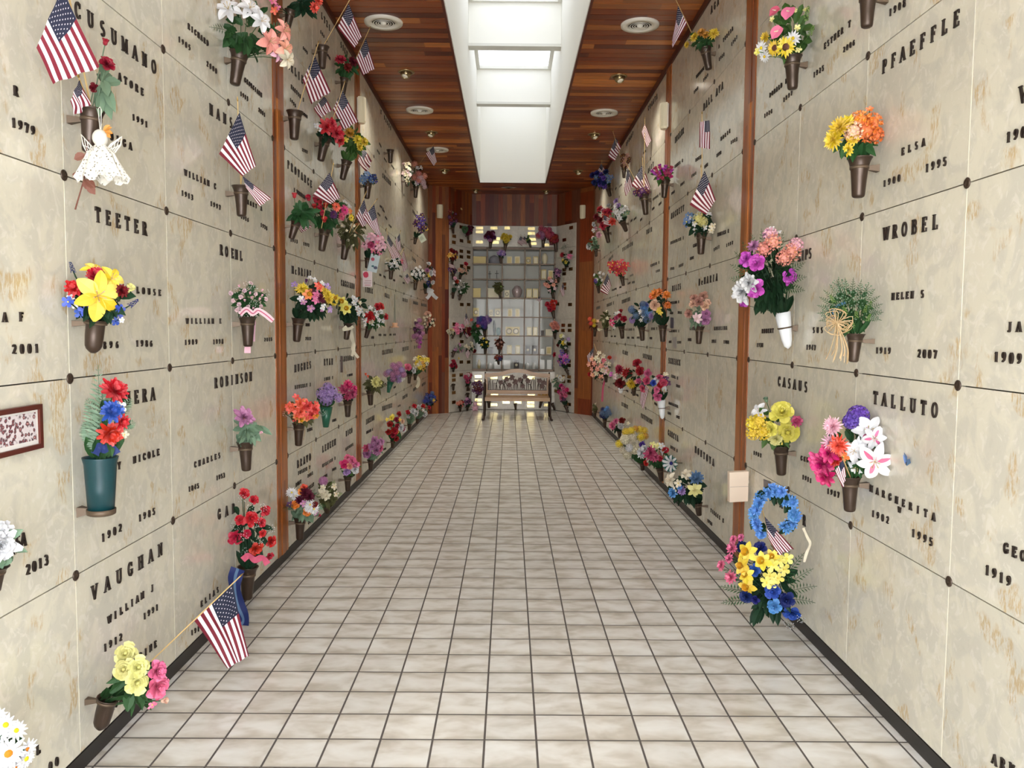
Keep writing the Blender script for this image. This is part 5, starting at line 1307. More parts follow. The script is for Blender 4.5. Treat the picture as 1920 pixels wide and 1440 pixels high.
for k in range(34):
    a = R5.uniform(0, 6.28); r = R5.uniform(14, 34)
    if k < 20: P = [(1568, 604), (1568+r*cos(a), 604+r*.75*sin(a)), (1568+r*cos(a+.9)*.8, 604+r*.7*sin(a+.9)), (1570, 606)]
    else: x = R5.uniform(-14, 40); P = [(1570, 604), (1570+x*.4, 630), (1568+x*.8, 655), (1562+x, 672+R5.uniform(-6, 14))]
    q = []
    P3 = [place('R', x, y, o0.y-R5.uniform(0, .03), .05) for x, y in P]
    for i in range(len(P3)-1):
        A_, B_, C_, D_ = P3[max(0, i-1)], P3[i], P3[i+1], P3[min(len(P3)-1, i+2)]
        for j in range(4):
            t = j/4; q.append(.5*((2*B_)+(-A_+C_)*t+(2*A_-5*B_+4*C_-D_)*t*t+(-A_+3*B_-3*C_+D_)*t**3)-o0)
    f.tube(q+[P3[-1]-o0], .0016, 4)
o = f.obj('raffia_bow', petal(RGB['tan'])); o.location = o0; tag(o, 'loose straw-coloured raffia bow on the juniper vase, right wall', 'bow')
ribbon('silver_leaf', 'R', onX(1560, 620, XR-.14).y, [(1560, 598), (1564, 580), (1578, 572), (1586, 566)], .022, 'skyblue', 'pale blue satin leaf curling out of the juniper sprigs, right wall', cat='ornament')
VB('R', (1464, 836), (1465, 891), 'yellow roses and a white lily', (1452, 795), (50, 38), 'rose:lemon @1467,774 6.2|1477,809 6.4|1446,804 4.4; rose:paleyellow @1455,822 4; lily:white @1424,772 5; cluster:yellow @1414,794 4.4|1430,810 4|1412,812 3.6|1424,790 4; carnation:rose @1494,790 3; lily:yellow @1462,828 3; tulip:sage @1437,752 2', leaf='grass', ln=10, lsize=.06)
VB('R', (1594, 893), (1593, 959), 'pink stargazer lilies, magenta peonies and purple hydrangea', (1596, 830), (62, 52), 'lily:white:pink @1628,810 7.2|1640,865 7.6|1640,822 5; lily:white @1602,845 5.4|1606,874 4.6; hydrangea:purple @1609,780 4.4|1595,790 3.4; mum:lightpink @1563,800 4|1557,830 3.4; mum:coral @1572,835 4.6; peony:hotpink @1545,868 6|1550,892 5|1556,850 4.4; carnation:red @1566,860 3.4; blossom:orange @1582,856 2.4', leaf='green', ln=12, lsize=.055)
# big free-standing arrangement at the foot of the wall
VB('R', (1478, 1140), (1478, 1150), 'yellow daffodils, blue roses and pink roses at floor level', (1440, 1092), (74, 82), 'daffodil:yellow @1402,1036 5|1392,1062 4.6|1430,1052 5|1448,1044 4|1400,1078 4.4|1402,1100 4.4; blossom:lemon @1450,1060 3.2|1462,1052 3|1470,1068 3|1444,1080 3.2|1458,1084 3|1476,1048 3|1438,1092 3|1448,1094 2.6; rose:navy @1426,1028 3.6|1392,1026 3.4|1475,1124 4.4|1400,1118 3.4|1416,1124 2.6; rose:blue @1450,1108 4.2|1486,1148 4.6|1416,1070 3.4; rose:skyblue @1452,1136 4; carnation:pink @1354,1060 3|1374,1028 3|1372,1082 3.4|1368,1048 2.6|1376,1012 2.4|1390,1008 2; breath:white @1480,1170 3|1502,1160 2.6|1410,1128 2', novase=True, leaf='darkgreen', ln=34, lsize=.07, fern=12, cup=False, clr=.05)
# blue carnation wreath above it
wc = (1452, 962); e = empty('flower_wreath', place('R', wc[0], wc[1], 4.0, .10)); tag(e, 'sky blue carnation wreath hung above the floor arrangement, right wall', 'wreath')
f = MB(); P = []
for k in range(15):
    a = radians(-52+k*20.2); x, y = wc[0]+36*cos(a)+2, wc[1]-40*sin(a); P.append(place('R', x, y, e.location.y-.01, .07)-e.location)
f.tube(P, .008, 6); Rw = random.Random(3)
for k in range(26):
    p = P[k % 15]; leaf_into(f, p, Vector((Rw.uniform(-1, .3), -.3, Rw.uniform(-1, 1))), .06, .018, Vector((-1, -1, 0)))
f.obj('foliage', petal(RGB['darkgreen']), e)
for k, p in enumerate(P):
    for j in range(2):
        o = link('carnation', bloom('carnation', 'skyblue', None, j), e); q = p+Vector((Rw.uniform(-.02, 0), Rw.uniform(-.03, 0), Rw.uniform(-.02, .02)))
        o.matrix_local = Matrix.Translation(q) @ frame_to(Vector((-.6, -.8, 0))+(p*2), k).to_4x4() @ Matrix.Scale(.032, 4)
# ---- right wall, middle bay
VB('R', (1322, 90), (1329, 131), 'yellow chrysanthemums over green foil', (1318, 72), (32, 16), 'mum:yellow @1303,70 4|1338,64 4|1289,84 2.6; carnation:gold @1316,62 3.4|1324,66 3', leaf='green', ln=14, lsize=.045)
VB('R', (1315, 437), (1314, 477), 'blue pansies and pale yellow blossoms', (1312, 414), (28, 22), 'blossom:steel @1288,416 4|1297,408 3.6|1290,404 3; cluster:paleyellow @1310,410 4.4|1318,416 3.8; blossom:white 7 2.2; blossom:cream @1336,424 2.6|1334,432 2.4', leaf='darkgreen', ln=26, lsize=.06)
VB('R', (1311.5, 612), (1310, 645), 'dusty peach roses and mauve lilies', (1309, 583), (25, 34), 'rose:dusty @1302,560 4.2|1318,556 4|1310,566 4.4; rose:peach @1300,570 3.6|1322,574 3.6; lily:palepink @1308,596 4.4; rose:mauve @1322,600 4.4|1324,588 3.6; mum:dusty @1292,588 3.6; carnation:peach @1326,568 3', leaf='sage', ln=10, lsize=.05)
VB('R', (1308, 943), (1311, 967), 'cream lilies and blue cornflowers', (1287, 912), (40, 30), 'lily:paleyellow @1303,918 6.2; lily:cream @1257,900 6.4|1286,889 4.6; carnation:steel @1306,897 5; carnation:lavender @1279,920 3.6; blossom:cream @1272,906 3.4|1264,920 3; carnation:skyblue @1262,924 4|1274,912 2.6', leaf='darkgreen', ln=34, lsize=.07)
# ---- right wall, far bay
VB('R', (1247, 338), (1245, 371), 'magenta tulips', (1243, 325), (20, 15), 'tulip:magenta 8 3; tulip:rose 8 3; tulip:hotpink 3 2.8', leaf='grass', ln=14, lsize=.05)
VB('R', (1207.5, 365), (1211, 403), 'small dark purple flowers', (1203, 360), (16, 8), 'blossom:plum 8 3; blossom:burgundy 4 2.6', leaf='darkgreen', ln=8, lsize=.04)
VB('R', (1139, 350), (1144, 368), 'blue and violet blooms, top of the wall', (1128, 335), (20, 18), 'carnation:navy 6 5; carnation:purple 4 4.4; blossom:steel 4 4', leaf='darkgreen', ln=16, lsize=.08)
VB('R', (1170, 316), (1170, 334), 'dried brown blossoms', (1172, 300), (9, 14), 'blossom:dusty 8 3.4; blossom:brown 6 3', leaf='brown', ln=5, lsize=.04)
VB('R', (1136, 431), (1141, 455), 'red poinsettia wreath with white and pink roses', (1132, 408), (20, 20), 'peony:red 7 5.6; peony:darkred 2 5; rose:lightpink @1124,440 6|1131,394 4|1118,428 3.6; rose:white @1142,386 4.4|1114,421 4.4; blossom:white @1113,432 4', leaf='darkgreen', ln=8, lsize=.05)
VB('R', (1167, 415), (1174, 433), 'white lilies and lavender rose', (1163, 396), (16, 17), 'lily:white 6 5; rose:lavender @1156,378 4.6|1160,386 4; blossom:sage 4 3.6', leaf='darkgreen', ln=10, lsize=.06)
VB('R', (1117, 466), (1118, 481), 'pale green roses', (1111, 456), (13, 11), 'rose:sage 4 4.4; rose:white @1105,462 6; rose:palepink @1112,446 3.6', leaf='sage', ln=8, lsize=.05)
VB('R', (1166, 519), (1169, 536), 'red orchids', (1158, 501), (19, 15), 'orchid:red 14 4.6', leaf='darkgreen', ln=5, lsize=.04)
VB('R', (1121, 536), (1123, 550), 'white violets with fresh leaves', (1123, 519), (12, 14), 'blossom:white 7 2.8; blossom:purple @1117,527 4', leaf='grass', ln=14, lsize=.05)
VB('R', (1203, 613), (1204.6, 639), 'blue hydrangeas', (1202, 586), (20, 24), 'cluster:skyblue @1208,578 4.6|1216,586 4.6|1210,590 4; cluster:steel 5 4.2; blossom:white @1201,584 2.6|1206,592 2.6|1202,600 2.6; cluster:blue @1211,572 3.6; hydrangea:lavender @1186,600 4', leaf='darkgreen', ln=20, lsize=.06)
VB('R', (1242.5, 610), (1242.5, 641), 'orange carnations and a peach rose', (1238, 566), (26, 32), 'carnation:orange @1228,552 5|1250,554 4.4|1252,572 3.8|1236,548 4; rose:coral @1224,556 3.6; rose:peach @1228,572 6; blossom:yellow @1236,578 3|1238,586 2.6|1234,582 2.6; mum:lavender @1222,592 3.4', leaf='darkgreen', ln=20, lsize=.055)
VB('R', (1165, 612), (1167, 635), 'magenta and white roses', (1160, 599), (19, 16), 'rose:crimson @1164,584 3.6|1170,598 4.4|1162,592 3.6; lily:hotpink:white @1147,605 6; rose:rose @1156,596 3.4; blossom:white @1155,588 3|1160,586 2.6|1152,614 2.6', leaf='darkgreen', ln=8, lsize=.05)
VB('R', (1136, 615), (1136.5, 632), 'cream bow and dried stems', (1136, 596), (9, 17), 'calla:cream @1126,618 4.4; blossom:cream 4 2.6', leaf='olive', ln=18, lsize=.06)
VB('R', (1116, 616), (1115, 631), 'salmon and yellow snapdragons', (1111, 604), (10, 13), 'cluster:coral @1106,598 4|1108,606 4; cluster:yellow @1114,602 4|1114,610 3.4; blossom:peach @1120,602 3', leaf='brown', ln=6, lsize=.05)
VB('R', (1136, 705), (1136.5, 717), 'pink and cream blossoms with white centres', (1124, 686), (22, 28), 'blossom:salmon 9 4.2; blossom:cream 9 4.2; blossom:palepink @1134,697 4.4|1136,690 4.4; blossom:rose @1132,676 4; rose:red @1106,702 4|1143,671 3.6', leaf='darkgreen', ln=16, lsize=.055)
VB('R', (1164, 727), (1164, 738), 'crimson carnations in a white cup', (1166, 705), (22, 24), 'carnation:crimson @1162,694 6|1175,700 6|1180,702 5; carnation:rose @1160,690 4.6; rose:darkred @1163,718 7; lily:palepink @1153,706 4.6; blossom:magenta @1146,702 3.6', kind='white', R=.05, leaf='darkgreen', ln=6, lsize=.04)
VB('R', (1188, 728), (1189, 742), 'red roses with one golden dahlia', (1190, 700), (22, 24), 'rose:crimson @1195,681 5.6|1200,696 5.6; mum:yellow @1184,719 6.4; rose:pink @1215,700 4.6|1198,714 4; blossom:salmon @1192,716 3', leaf='darkgreen', ln=12, lsize=.05)
VB('R', (1240, 750), (1242, 786), 'mixed pink roses with a white calla', (1232, 720), (24, 28), 'rose:rose @1214,714 4.4|1236,708 3.6|1244,718 4|1206,728 4; rose:pink @1233,743 5|1232,730 3.6; rose:blue @1226,718 3.6; rose:white @1231,713 3.6; calla:white @1245,733 4.6; blossom:plum @1252,718 3|1248,710 3; blossom:cream @1248,702 2.6; rose:crimson @1238,722 3.4', kind='white', R=.05, leaf='darkgreen', ln=10, lsize=.05)
VB('R', (1134, 786), (1134, 802), 'small blue flowers near the floor', (1135, 774), (10, 11), 'cluster:steel 6 4; cluster:navy 3 3.4; cluster:skyblue 2 3.4', leaf='darkgreen', ln=8, lsize=.04)
VB('R', (1116, 770), (1115, 784), 'wilted cream stem at the end', (1116, 762), (5, 6), 'calla:cream @1116,758 2.4', leaf='olive', ln=5, lsize=.06)
VB('R', (1161, 808), (1162, 822), 'pink chrysanthemums with one red rose', (1156, 796), (19, 12), 'mum:pink @1149,798 5.6|1155,790 4.6; rose:darkred @1166,789 4.6; rose:white @1164,799 4.4; blossom:cream @1178,794 2.6', leaf='darkgreen', ln=8, lsize=.04)
VB('R', (1204, 868), (1205, 882), 'yellow carnations over cream hydrangeas', (1186, 833), (34, 30), 'cluster:yellow @1174,810 4.4|1184,808 4.4|1200,806 4.6|1208,808 4.4|1202,820 4.4|1161,832 4.4; cluster:gold @1192,804 3.6|1210,818 3.6; hydrangea:cream @1172,824 5.4|1186,822 4.6|1190,842 6|1176,852 4.6|1168,844 4.4; hydrangea:white @1180,840 4.4; rose:purple @1204,834 4', leaf='green', ln=10, lsize=.05)
VB('R', (1236.6, 877), (1240, 903), 'pink carnation among white blooms', (1228, 850), (28, 24), 'carnation:rose @1220,850 7|1228,856 5; carnation:white @1204,850 5.4|1210,842 4.4; rose:red @1248,844 3.6|1212,868 3.6|1238,860 3; calla:white @1242,848 4; blossom:paleyellow @1224,834 3.4|1232,836 3; blossom:white @1240,836 3.4', leaf='green', ln=12, lsize=.045)

# ---- end wall
def E(side, rim, bot, desc, c, r, spec, **k):
    k.setdefault('ln', 7); k.setdefault('lsize', .05); k.setdefault('leaf', 'darkgreen'); VB(side, rim, bot, desc, c, r, spec, **k)
E('C', (920, 450), (919, 466), 'burgundy and plum roses above the glass niches', (919, 443), (11, 9), 'rose:burgundy 6 5; rose:mauve 3 4.6; rose:plum 3 4')
E('C', (948, 458), (946, 472), 'yellow chrysanthemums above the glass niches', (949, 446), (10, 7), 'mum:yellow 8 4.6')
E('C', (992, 452), (995, 464), 'green sprig beside two flags above the niches', (990, 448), (4, 7), 'blossom:lime 3 2.4')
E('C', (1019, 448), (1018, 464), 'large pink hydrangeas above the glass niches', (1022, 437), (15, 12), 'cluster:rose 7 6; cluster:mauve 3 5')
E('C', (1041, 452), (1043, 472), 'dark red blooms at the corner above the niches', (1036, 447), (9, 11), 'cluster:crimson 6 5; blossom:burgundy 3 5')
E('C', (939, 482), (939, 494), 'lavender irises on the first niche row', (940, 475), (8, 5), 'blossom:lavender 6 3.6; blossom:purple 3 3')
E('C', (937, 547), (938, 560), 'plain green leaves on the third niche row', (934, 538), (11, 12), 'blossom:lime 2 2', leaf='olive', ln=26, lsize=.07)
E('C', (908, 620), (909, 633), 'violet blue hydrangeas on the fifth niche row', (907, 603), (12, 12), 'cluster:purple 8 5; cluster:blue 3 4.6; cluster:lavender 3 4')
E('C', (910, 653), (909, 664), 'green leaves with yellow buds, sixth niche row', (908, 642), (12, 10), 'blossom:yellow 4 2.6', ln=22, lsize=.065)
E('C', (937, 652), (936, 664), 'dried brown fern on the sixth niche row', (937, 641), (10, 12), 'blossom:dusty 5 2.6', leaf='brown', ln=18, lsize=.06)
E('C', (934, 676), (935, 684), 'small dark red flowers on the lowest niche row', (935, 671), (9, 5), 'blossom:darkred 5 3; blossom:navy 3 3')
E('C', (890, 610), (889, 622), 'large green leaves spilling over the left niches', (893, 620), (12, 22), 'blossom:red @884,600 4|896,611 3.4; tulip:gold @881,608 3', leaf='green', ln=30, lsize=.10)
E('C', (1035, 545), (1038, 560), 'pink lilies with trailing leaves right of niches', (1034, 534), (16, 14), 'lily:salmon 5 5; lily:palepink 3 4.6', ln=20, lsize=.08)
E('C', (1036, 582), (1039, 597), 'red roses with one pale bud right of niches', (1034, 572), (10, 9), 'rose:red 7 5.4; rose:palepink @1038,570 4')
E('C', (1040, 624), (1041, 636), 'soft pink roses right of niches', (1041, 611), (10, 8), 'rose:salmon 5 5; rose:palepink 3 4')
E('C', (898, 735), (893, 746), 'withered plum flowers left of the bench', (896, 727), (12, 13), 'blossom:plum 8 4; blossom:burgundy 5 3.6', leaf='burgundy')
E('C', (917, 750), (917, 765), 'dark leaves under the left of the bench', (915, 745), (6, 5), 'blossom:tan 4 3.4')
E('C', (1015, 752), (1012, 765), 'golden yellow daisies under the right of the bench', (1018, 743), (9, 5), 'gerbera:gold:brown 6 4.6')
for a, b_, l in (((966, 757), (967, 768), 'middle'), ((1035, 756), (1040, 768), 'right')): vase('C', *a, *b_, 'empty bronze vase near the floor on the end wall, %s' % l, 'bronze', .085)
# angled panels
E('M', (849, 425), (850, 438), 'dark mixed blooms topmost at outer edge', (848, 408), (9, 16), 'blossom:plum 5 4; blossom:darkred 4 4; blossom:tan @865,392 2.6; blossom:sage @848,398 3')
E('M', (877, 440), (878, 450), 'burgundy blooms beside a green bow', (880, 431), (8, 8), 'rose:burgundy 7 4.4')
E('M', (848, 488), (848, 496), 'red and gold blooms in second row', (850, 477), (9, 11), 'rose:darkred 5 4.4; blossom:gold 5 4')
E('M', (850, 512), (850, 525), 'dark flowers with a striped flag below', (849, 505), (7, 7), 'blossom:plum 5 4')
E('M', (864, 515), (862, 524), 'cream roses with one red rose', (870, 506), (9, 8), 'rose:peach 5 4; rose:red @873,495 4.6')
E('M', (850, 548), (849, 560), 'pink and red carnations with white bud', (855, 526), (6, 10), 'carnation:red @856,528 4.4; carnation:lightpink @853,522 4; blossom:white 2 2.6', ln=16)
E('M', (864, 552), (861, 563), 'white buds in thick green leaves', (868, 537), (11, 14), 'blossom:white 8 2.6', leaf='green', ln=24)
E('M', (851, 625), (848, 635), 'cream roses at the outer edge', (845, 622), (6, 7), 'rose:cream 3 4; blossom:tan 3 3.4')
E('M', (865, 625), (863, 633), 'pink stargazer lilies', (861, 616), (12, 8), 'lily:pink 5 5.4; lily:lightpink 3 5')
E('M', (875, 624), (876, 634), 'dark red poinsettia with small flag', (876, 622), (7, 8), 'rose:darkred 6 4.6')
E('M', (852, 658), (848, 670), 'grey green leaves with mauve buds', (859, 652), (11, 9), 'blossom:mauve 4 3.4; blossom:rose @860,658 3.6', leaf='sage', ln=14)
E('M', (878, 656), (880, 666), 'cream lilies over red leaves', (882, 649), (9, 9), 'lily:cream 5 4.4; rose:darkred @889,658 4.6')
E('M', (850, 690), (850, 697), 'crimson flower with yellow bud', (850, 683), (6, 7), 'rose:crimson 4 4.6; blossom:yellow @860,672 2.8; rose:pink @855,686 3')
E('M', (877, 722), (878, 732), 'pink roses in the lowest row', (878, 708), (7, 9), 'rose:rose 5 4.4; rose:palepink 2 4', ln=10)
E('M', (863, 763), (863, 771), 'coral blooms near the floor', (863, 757), (6, 5), 'carnation:salmon 4 3.8; carnation:red 2 3')
E('M', (877, 762), (876, 770), 'plum flowers above a pink toy', (877, 753), (7, 6), 'blossom:plum 6 3.6; blossom:mauve 3 3.4')
for a, b_, l in (((850, 721), (850, 732), 'outer column'), ((877, 738), (877, 748), 'inner column')): vase('M', *a, *b_, 'empty dark bronze vase low on the left angled panel, %s' % l, 'bronze', .085)
E('N', (1062, 498), (1060, 505), 'red, pink and yellow lilies with sprays', (1061, 481), (14, 12), 'mum:red @1055,478 6; lily:pink @1068,481 6; lily:yellow @1057,489 5|1061,492 4; breath:sage @1060,462 6|1056,466 5', fern=4, fcol='sage')
E('N', (1046, 520), (1047, 530), 'dusky mauve flowers', (1045, 512), (7, 7), 'blossom:mauve 5 4; blossom:plum 3 4')
E('N', (1060, 655), (1063, 668), 'pale yellow lilies over dark leaves', (1056, 641), (13, 14), 'lily:paleyellow @1053,630 5.6; lily:yellow @1057,643 5.6; blossom:lavender @1066,636 4; rose:darkred @1047,647 4.6; blossom:white 4 3', ln=16)
E('N', (1061, 692), (1066, 703), 'purple orchids with a red rose', (1056, 672), (9, 17), 'orchid:purple 5 5; orchid:magenta 5 5; rose:red @1041,665 5.4')
E('N', (1048, 727), (1047, 735), 'white daisies over grey leaves', (1046, 713), (14, 13), 'daisy:white @1050,708 5|1054,712 4.6; blossom:cream 6 3', leaf='sage', ln=16)
E('N', (1060, 760), (1065, 773), 'bright pink blooms near the floor', (1056, 735), (10, 14), 'carnation:pink 5 5; carnation:hotpink 3 4.6; blossom:plum @1054,752 4|1058,748 4')

# ---- flags
flag('L', (117, -23), (69, 90), (100, 158), (187, 125), onX(172, 204, XL+.2).y-.06, 'largest small American flag, cut by the top left of the picture', (172, 204), (122, -50), wave=.006)
flag('L', (150, 150), (133, 190), (140, 222), (170, 190), onX(172, 204, XL+.12).y, 'crumpled small flag tucked behind the crimson rose, left wall', (172, 206), (149, 146), wave=.012)
flag('L', (449, 211), (411, 289), (455, 331), (480, 310), onX(452, 349, XL+.15).y, 'small flag hanging upright above the empty vase, left wall near bay', (452, 348), (446, 190), wave=.006)
flag('L', (455, 330), (462, 353), (487, 388), (508, 371), onX(452, 349, XL+.11).y, 'small flag drooping right from the same vase, left wall near bay', (452, 352), (454, 328), wave=.008)
flag('L', (437, 1094), (365, 1164), (426, 1253), (467, 1230), onX(437, 1094, XL+.30).y, 'small flag hanging from a long stick over the floor, left wall', (212, 1308), (451, 1080), wave=.010)
Yf = lambda x, y, o=.2, s='L': onX(x, y, (XL+o) if s == 'L' else (XR-o)).y
flag('L', (654, 7), (633, 52), (665, 92), (678, 66), 6.3, 'small flag nearest the ceiling on a long leaning stick, left wall', (608, 84), (657, -2))
flag('L', (686.5, 73), (667, 112), (681, 142), (703, 127.5), 6.9, 'small flag with its tip in front of the nearest left air vent', (651, 146), (693, 54))
flag('L', (590, 104), (567.5, 150), (584, 196), (620, 171), 5.75, 'small flag hanging above the vase nearest the first post, left wall', (557, 212), (597, 81))
flag('L', (608, 181), (588, 204), (601, 223), (622, 206), 6.3, 'small flag drooping left behind two others, left wall middle bay', (612, 262), (608, 178))
flag('L', (642, 169), (624, 206), (644, 244), (671.6, 227), 6.45, 'small flag hanging over the red poinsettia, left wall', (613, 260), (646, 156))
flag('L', (680, 279), (670, 302), (689, 326), (697, 302), 8.3, 'small flag draped over the dusty blue flowers, left wall', (690, 341), (682, 272))
flag('L', (618, 324), (586, 367), (620, 384), (638, 369), 6.0, 'small flag standing in the red tulips, left wall', (603, 428), (625, 310))
flag('L', (563, 416), (559, 428), (566, 437), (585, 424), 5.75, 'striped end of a flag under the single red tulip, left wall', (556, 420), (562, 414), stripes_only=True, stars=False)
flag('L', (683, 374), (667, 407), (680, 427), (693, 414), 6.9, 'left of two crossed flags in the white blossom vase, left wall', (649, 451), (686, 362))
flag('L', (701.6, 383), (681, 409), (705, 439), (715, 444), 6.85, 'right of two crossed flags in the white blossom vase, left wall', (651, 451), (706, 375))
flag('L', (727, 439), (725, 461), (736, 486), (753, 482), 9.6, 'folded flag above the white buds, left wall far bay', (735, 502), (725, 430))
flag('L', (750, 437), (741, 452), (745, 470), (752, 468), 9.7, 'narrow furled flag right of the folded flag, left wall far bay', (738, 502), (751, 434))
flag('L', (757, 469), (752, 490), (757, 511), (765, 500), 11.0, 'faded orange striped flag, left wall far bay', (736, 503), (757, 466), stripes_only=True, stars=False)
flag('L', (813, 274), (798, 289), (813, 312), (819, 302), 11.7, 'small flag against the farthest left air vent', (785, 309), (815, 268))
flag('L', (764, 513), (757, 522), (764, 533), (770, 525), 11.4, 'tiny flag left of the white flowers, left wall far bay', (780, 528), (764, 511))
flag('L', (808, 497), (810, 514), (817, 520), (817, 507), 14.3, 'tiny flag at the last bouquet of the left wall, middle height', (797, 543), (808, 494))
flag('R', (1271, 11), (1288, 45), (1260, 92), (1261, 72), 6.35, 'narrow flag leaning over the yellow chrysanthemums by the ceiling, right wall', (1299, 66), (1265, -4))
flag('R', (1209, 232), (1203, 248), (1213, 278), (1221, 262), 9.0, 'red striped flag high beside the second post, right wall', (1208, 366), (1209, 223), stripes_only=True, stars=False)
flag('R', (1330, 226), (1312, 229), (1311, 277), (1331, 279), 6.0, 'bunched flag over the pale shadow, right wall middle bay', (1316, 436), (1316, 214), wave=.016)
flag('R', (1321, 320), (1293, 384), (1324, 403), (1342, 375), 6.0, 'largest hanging flag of the right wall, over the blue pansies', (1316, 437), (1314, 314), wave=.008)
flag('R', (1205.6, 308), (1184, 347), (1205, 364), (1220, 352), 9.1, 'small flag over the dark purple flowers, right wall', (1208, 366), (1205, 296))
flag('R', (1176.6, 315), (1170, 352), (1173, 368), (1187, 350), 9.6, 'half furled flag left of the dark purple flowers, right wall', (1207, 367), (1172, 302))
flag('R', (1154, 258), (1140, 294), (1152, 303), (1165, 276), 10.8, 'small flag below the second eyeball light, right wall', (1171, 320), (1149, 246))
flag('R', (1127, 307), (1120, 322), (1136, 337), (1136, 321), 12.7, 'small flag in the blue and violet blooms, right wall', (1130, 345), (1128, 298))
flag('R', (1131, 403), (1132, 421), (1145, 424), (1147, 410), 12.3, 'small flag in the middle of the poinsettia wreath, right wall', (1137, 434), (1131, 400), wave=.008)
flag('R', (1139, 513), (1125, 546), (1139, 553), (1146, 536), 12.2, 'small flag hanging below the white violets, right wall', (1126, 542), (1139, 508))
flag('R', (1113, 651), (1100, 668), (1103, 684), (1112, 674), 13.2, 'small flag near the redwood end of the right wall', (1136, 708), (1114, 645))
flag('R', (1203, 713), (1217, 728), (1206, 770), (1200, 753), 8.5, 'flag drooping from a crossed stick in the pink roses, right wall', (1240, 754), (1202, 711))
flag('R', (1580, 862), (1565, 883), (1580, 914), (1587, 892), Yf(1594, 893, .2, 'R'), 'striped flag end under the magenta peonies, right wall near bay', (1594, 895), (1579, 858), stars=False, wave=.005)
flag('R', (1433, 968), (1441, 1010), (1458, 1040), (1489, 1030), Yf(1440, 1000, .25, 'R'), 'flag rolled across the blue wreath, right wall near bay', (1452, 1040), (1427, 948), wave=.014)
flag('C', (976, 443), (970, 454), (979, 461), (986, 452), YG-.12, 'left of two tiny flags above the glass niches', (990, 462), (977, 441))
flag('C', (983, 443), (979, 452), (987, 459), (990, 451), YG-.10, 'right of two tiny flags above the glass niches', (993, 462), (984, 441))
flag('C', (1012, 555), (1006, 562), (1012, 566), (1015, 561), YG-.08, 'tiny flag hanging on the fourth niche row', (1011, 561), (1011, 551), hang=True)
flag('C', (1056, 530), (1050, 543), (1055, 557), (1059, 552), YG-.7, 'small flag beside the pink lilies, right angled end panel', (1045, 560), (1057, 522))
flag('C', (874, 586), (870, 600), (871, 611), (881, 607), YG-.6, 'small flag pointing up over the gold tulip, left angled end panel', (875, 622), (874.5, 576))
flag('C', (873, 622), (872, 627), (876, 634), (880, 630), YG-.55, 'tiny flag low on the dark red poinsettia, left angled end panel', (876, 626), (873, 620), stars=False)
flag('C', (878, 655), (872, 663), (877, 674), (882, 662), YG-.5, 'striped flag under the cream lilies, left angled end panel', (878, 660), (878, 653), stripes_only=True, stars=False)
flag('C', (841, 493), (842, 500), (852, 504), (852, 497), YG-.9, 'tiny dark striped flag at the outer edge, left angled end panel', (850, 514), (841, 491), stripes_only=True, stars=False)

# ------------------------------------------------------------ nameplates on the end wall
PLM = {}
def plate(side, x, y, w, h, m, col, k):
    if side == 'C': P = onY(x, y, YG-.0); t = Vector((1, 0, 0)); n = Vector((0, -1, 0))
    else:
        P = place(side, x, y, 99, .0); a, c = (AP[1], AP[2]) if side == 'M' else (AP[3], AP[4])
        t = Vector((c[0]-a[0], c[1]-a[1], 0)).normalized(); n = Vector((-t.y, t.x, 0)); n = n if n.y < 0 else -n
    u = Vector((0, 0, 1)); b = MB()
    b.hexa([-t*w/2-u*h/2, t*w/2-u*h/2, t*w/2-u*h/2+n*.006, -t*w/2-u*h/2+n*.006, -t*w/2+u*h/2, t*w/2+u*h/2, t*w/2+u*h/2+n*.006, -t*w/2+u*h/2+n*.006])
    o = b.obj('nameplate', m); o.location = P+n*.0203; return o
def plates(side, pts, m, word, names, w=.125, h=.062):
    cols = {}
    for p in pts:
        for c in cols:
            if abs(c-p[0]) < 7.5: cols[c].append(p); break
        else: cols[p[0]] = [p]
    for ci, c in enumerate(sorted(cols)):
        for k, p in enumerate(sorted(cols[c], key=lambda q: q[1])):
            o = plate(side, p[0], p[1], w*(p[2] if len(p) > 2 else 1), h, m, c, k)
            tag(o, uniq('%s nameplate, %s, %s column from left, %s from top' % (word, names, ORD[ci], (ORD+['eleventh', 'twelfth', 'thirteenth', 'fourteenth', 'fifteenth'])[k])), 'nameplate', 'nameplates on the end wall')
plates('M', [(849.6,443),(849,454.5),(863,426),(863.4,451.4),(877.4,453.5),(863,471),(876.7,472.8),(863,481.6),(876.7,482),(876.7,502),(863.9,499),(863.9,571),(876.7,571),(850,607.7),(863.8,640.5),(863,678.7),(876.7,678.7),(849,704),(849,712.5),(862.8,702.8),(849,736),(849,754),(862.5,753),(876,701),(876,730)], M_PLAQ, 'dark bronze', 'left angled panel')
plates('N', [(1072.8,427),(1060,450),(1072,473),(1059.6,506),(1072,504.5),(1059.6,513.5),(1047,508),(1060,533),(1060,540.6),(1047,570),(1070.7,571),(1058,609.8),(1070,610),(1047,610),(1046.4,619.5),(1057.5,619.5),(1070,619.5),(1069,645),(1068.6,677),(1068.6,685),(1058,706),(1069,706.6),(1058,715),(1069,714.8),(1043.5,733),(1069,737),(1069,758)], M_PLAQ, 'dark bronze', 'right angled panel')
plates('C', [(899,427.8),(899,435),(899,454),(926,427.8),(951,427.8,.75),(930.8,448),(928.8,454.6),(996.4,429),(996.4,437.8),(998,449),(999,457),(1025.6,459.4,.7)], M_PLAQ_G, 'shiny gold', 'above the niches', .14, .056)
